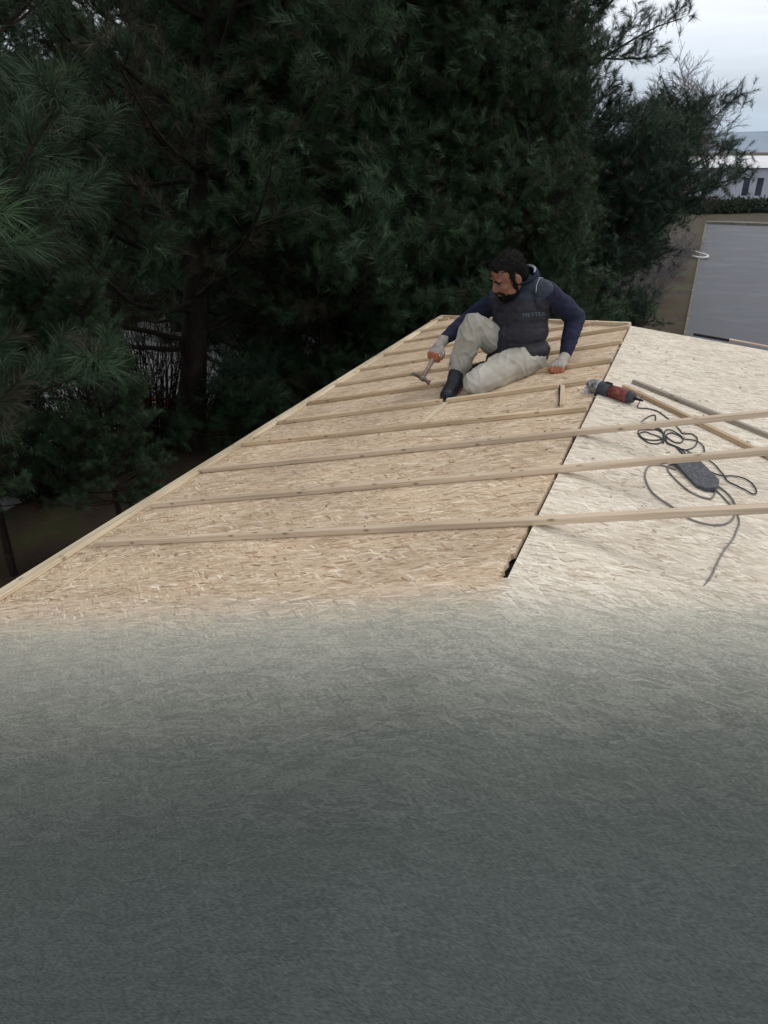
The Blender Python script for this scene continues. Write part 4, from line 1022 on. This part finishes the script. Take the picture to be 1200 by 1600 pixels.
# cones on the low pine
for i, (x, y) in enumerate(((1030, 152), (1044, 165), (1050, 158), (1035, 186), (1000, 168))):
    k = MB(); c_ = at(x, y, 13.2); k.ell(c_, (Vector((.042, 0, 0)), Vector((0, .042, 0)), Vector((.01, 0, .065))), 10, 8)
    o = remeshed(k, "cone", M_CONE, None, .009, 1, lambda c, n: .006 * noise.noise(c * 60)); o.parent = low_; o.location = -Vector(low_.location)

# ------------------------------------------------------------------ bare tree, shrubs, far things
def bare_tree(seed, h0, label):
    rng = np.random.default_rng(seed); segs = []
    def grow(p, d, L, r, lv):
        n = 4; sg = L / n
        for i in range(n):
            d = nz_(d + rng.normal(size=3) * .09 + np.array([0, 0, .04])); q = p + d * sg; segs.append((p, q, max(r * (1 - .1 * i), .005), max(r * (1 - .1 * (i + 1)), .005))); p = q
            if lv < 6 and (i >= 1 or lv > 0) and (rng.random() < .86):
                grow(p, nz_(d * .8 + rnd_perp(d, rng) * .62), L * (.55 + .15 * rng.random()), r * .58, lv + 1)
        if lv < 6: grow(p, nz_(d + rnd_perp(d, rng) * .3), L * .75, r * .68, lv + 1)
    grow(np.array([0, 0, 0.]), np.array([0, 0, 1.]), h0, .09, 0)
    root = empty("bare_tree", (0, 0, 0), label, "bare tree"); V, Q = tubes_np(segs, 3); npmesh("trunk", V, Q, M_TWIG, root); print("BARE", len(segs)); return root
bt = bare_tree(5, 1.95, "leafless tree with a rounded crown of fine grey twigs against the sky")
g_ = at(1112, 235, 44); bt.location = (g_.x, g_.y, 0); bt.scale = (2.0, 2.0, 1.42)
def shrub(label, seed, rad_, hgt, n, mat, ln=.06, wd=.03, twig=True, group=None, name="shrub"):
    rng = np.random.default_rng(seed); tuf = []; segs = []
    for i in range(n):
        az = rng.random() * 6.283; rr = rad_ * math.sqrt(rng.random()); top = hgt * (1 - .6 * (rr / rad_) ** 2) * (.55 + .5 * rng.random())
        e_ = np.array([math.cos(az) * rr, math.sin(az) * rr, top]); s0 = np.array([math.cos(az) * rr * .35, math.sin(az) * rr * .35, 0]); m_ = (s0 + e_) / 2 + rng.normal(size=3) * .08
        segs += [(s0, m_, .008, .006), (m_, e_, .006, .002)]
        for j in range(4):
            b_ = m_ + (e_ - m_) * rng.random() if j else e_; dd = nz_(e_ - m_ + rng.normal(size=3) * .5); l = .12 + .2 * rng.random(); q = b_ + dd * l
            segs.append((b_, q, .004, .0015)); tuf.append((*q, *dd, np.clip(.5 + rng.normal() * .2, .17, 1), 1))
    root = empty(name, (0, 0, 0), label, "shrub", group); V, Q = tubes_np(segs, 3); npmesh("stems", V, Q, M_TWIG, root)
    if mat: V, F_, ti = needles_np(tuf, 16, ln, wd, rng, False, (.2, 1.3), .2); npmesh("foliage", V, F_, mat, root, tint=ti)
    return root
sA = shrub("leafy far shrub in front of the white building, nearest the left", 2, 1.7, .62, 300, M_LEAF, .13, .05, group="shrubs beyond the road")
g_ = gnd(1128, 338); sA.location = (g_.x, g_.y + 3, 0)
for i, (x, y, s, lb) in enumerate(((1160, 338, .95, "leafy far shrub below the building's window"), (1196, 336, 1.05, "leafy far shrub cut by the right edge of the photo"), (1095, 337, 1.2, "leafy far shrub behind the low pine"), (1240, 336, 1.1, "far shrub beyond the right edge"))):
    c = copy_tree(sA); g_ = gnd(x, y); put(c, g_.x, g_.y + 3, i * 1.7, s, lb)
# bare brushy undergrowth on the brown bank
sB = shrub("leafless brush on the brown bank below the low pine", 6, .9, 1.3, 200, None, group="leafless brush on the bank")
g_ = gnd(1010, 468); sB.location = (g_.x, g_.y, 0)
for i, (x, y, s, lb) in enumerate(((1040, 432, 1.0, "leafless brush farther up the bank toward the road end"), (975, 490, .9, "leafless brush just past the far roof corner"), (1062, 400, .9, "farthest leafless brush on the bank, near the white curl"))):
    c = copy_tree(sB); g_ = gnd(x, y); put(c, g_.x, g_.y, i * 2.1, s, lb)
dark_twigs = None
for i, (x, y, s, lb) in enumerate(((175, 735, 1.1, "leafless brush over the pale paving at lower left"), (70, 770, 1.0, "leafless brush at the left edge near the eave"), (245, 690, 1.3, "leafless brush in front of the orange crate"), (430, 600, 1.2, "leafless brush right of the thick trunk"))):
    c = copy_tree(sB); g_ = gnd(x, y); put(c, g_.x, g_.y, i * 2.1, s, lb); c.scale = (s, s, s * 1.35); c['group'] = "leafless brush under the left pines"
    if dark_twigs is None:
        dark_twigs = c.children[0].data.copy(); dark_twigs.materials.clear(); dark_twigs.materials.append(M_BARK)
    c.children[0].data = dark_twigs
# white curl of strap
k = MB(); base = gnd(1094, 403); f_ = base.y / 1000
pts = [base + Vector((a_ * .36, b_ * .75, .05 + c_)) for a_, b_, c_ in ((-.75, .1, 0), (-.2, -.45, 0), (.5, -.35, .03), (.62, .1, .05), (.1, .35, .1), (-.35, .75, .12), (.1, 1.2, .06), (.5, 1.1, 0))]
k.tube(smooth_path(pts, 6), .04, 8)
tag(k.build("plastic_hose", noisy("white plastic", [(.4, (.6, .58, .55)), (.6, (.75, .73, .7))], 20), smooth=True, origin=base), "white curl of plastic hose on the brown bank beside the road", "hose")

# white building at right
bd = 60.0
bx0 = at(1150, 262, 1).x; gA = gnd(1150, 311.5)
wb = empty("white_building", (gA.x, gA.y, 0), "low white building with narrow dark windows beyond the road at right", "building")
M_WHT = noisy("white cladding", [(.3, (.40, .42, .50)), (.7, (.46, .48, .56))], .6, 4, rough=.8)
M_ROOFW = noisy("white roof sheet", [(.3, (.56, .57, .58)), (.7, (.66, .66, .67))], .6, 3, rough=.6)
M_GLS = noisy("dark glass", [(.4, (.03, .04, .06)), (.6, (.05, .06, .09))], 1, rough=.15, spec=.6, bump=0)
W0 = gA.x - 3; W1 = gA.x + 22; Yb = gA.y
ztop = (at(1190, 262, 1) - ORG); zt = CAMZ + ztop.z * (Yb / ztop.y)
def boxw(mb, x0, x1, y0, y1, z0, z1): mb.box(Matrix.Translation(((x0 + x1) / 2, (y0 + y1) / 2, (z0 + z1) / 2)), x1 - x0, y1 - y0, z1 - z0)
wins = []
for px_ in (1166, 1187): 
    d = at(px_, 290, 1) - ORG; wins.append(d.x * Yb / d.y)
wins += [wins[1] + 2.4, wins[1] + 4.8, wins[1] + 7.2]
za = CAMZ + (at(1190, 278, 1) - ORG).z * Yb / (at(1190, 278, 1) - ORG).y; zb_ = CAMZ + (at(1190, 306, 1) - ORG).z * Yb / (at(1190, 306, 1) - ORG).y
mb = MB(); xs = [W0] + [x for wx in wins for x in (wx - .26, wx + .26)] + [W1]
for i in range(0, len(xs), 2): boxw(mb, xs[i], xs[i + 1], Yb, Yb + .25, zb_, za)
boxw(mb, W0, W1, Yb, Yb + .25, 0, zb_ - .001); boxw(mb, W0, W1, Yb, Yb + .25, za + .001, zt)
boxw(mb, W0, W0 + .25, Yb + .251, Yb + 14, 0, zt); boxw(mb, W1 - .25, W1, Yb + .251, Yb + 14, 0, zt)
mb.build("wall", M_WHT, wb, origin=wb.location)
mb = MB(); mb.add([(W0 - .3, Yb - .25, zt + .002), (W1 + .3, Yb - .25, zt + .002), (W1 + .3, Yb + 7, zt + .7), (W0 - .3, Yb + 7, zt + .7), (W0 - .3, Yb + 14, zt + .002), (W1 + .3, Yb + 14, zt + .002)],
                  [(0, 1, 2, 3), (3, 2, 5, 4), (0, 3, 4), (1, 5, 2), (0, 4, 5, 1)])
mb.build("roof", M_ROOFW, wb, origin=wb.location)
for wx in wins:
    mb = MB(); boxw(mb, wx - .255, wx + .255, Yb + .10, Yb + .14, zb_ + .004, za - .004); mb.build("window", M_GLS, wb, origin=wb.location)
# pale block behind the pines at left, seen only through gaps
lb_ = empty("pale_house", (-9.5, 21, 0), "pale house glimpsed through the pines at left", "building")
mb = MB(); boxw(mb, -16, -3.4, 22, 22.3, 0, 4.6); boxw(mb, -3.65, -3.4, 22.31, 30, 0, 4.6); mb.build("wall", noisy("pale render", [(.3, (.36, .36, .37)), (.7, (.46, .46, .47))], 1, rough=.9), lb_, origin=lb_.location)
mb = MB(); mb.add([(-16.5, 21.5, 4.602), (-3, 21.5, 4.602), (-3, 26, 6.2), (-16.5, 26, 6.2), (-16.5, 30.5, 4.602), (-3, 30.5, 4.602)], [(0, 1, 2, 3), (3, 2, 5, 4), (0, 3, 4), (1, 5, 2), (0, 4, 5, 1)]); mb.build("roof", noisy("tile roof", [(.3, (.12, .07, .05)), (.7, (.2, .12, .09))], 4), lb_, origin=lb_.location)
for x in (-13.5, -10.5, -7.5, -5):
    for z in (1.0,):
        mb = MB(); boxw(mb, x, x + 1.1, 21.96, 21.99, z, z + 1.3); mb.build("window", M_GLS, lb_, origin=lb_.location)
# orange crate seen through the branches
k = MB(); oc = gnd(236, 655)
boxw(k, oc.x - .28, oc.x + .28, oc.y - .2, oc.y + .2, .01, .03)
for z in (.06, .15, .24): 
    for (x0, x1, y0, y1) in ((-.28, .28, -.2, -.185), (-.28, .28, .185, .2), (-.28, -.265, -.184, .184), (.265, .28, -.184, .184)): boxw(k, oc.x + x0, oc.x + x1, oc.y + y0, oc.y + y1, z, z + .06)
for sx_ in (-.262, .262):
    for sy_ in (-.182, .182): boxw(k, oc.x + sx_ - .012, oc.x + sx_ + .012, oc.y + sy_ - .0115, oc.y + sy_ + .0115, .031, .305)
tag(k.build("crate", noisy("orange plastic", [(.4, (.40, .10, .04)), (.6, (.5, .14, .05))], 10), origin=oc), "orange crate on the pale paving seen through the pine branches", "crate")
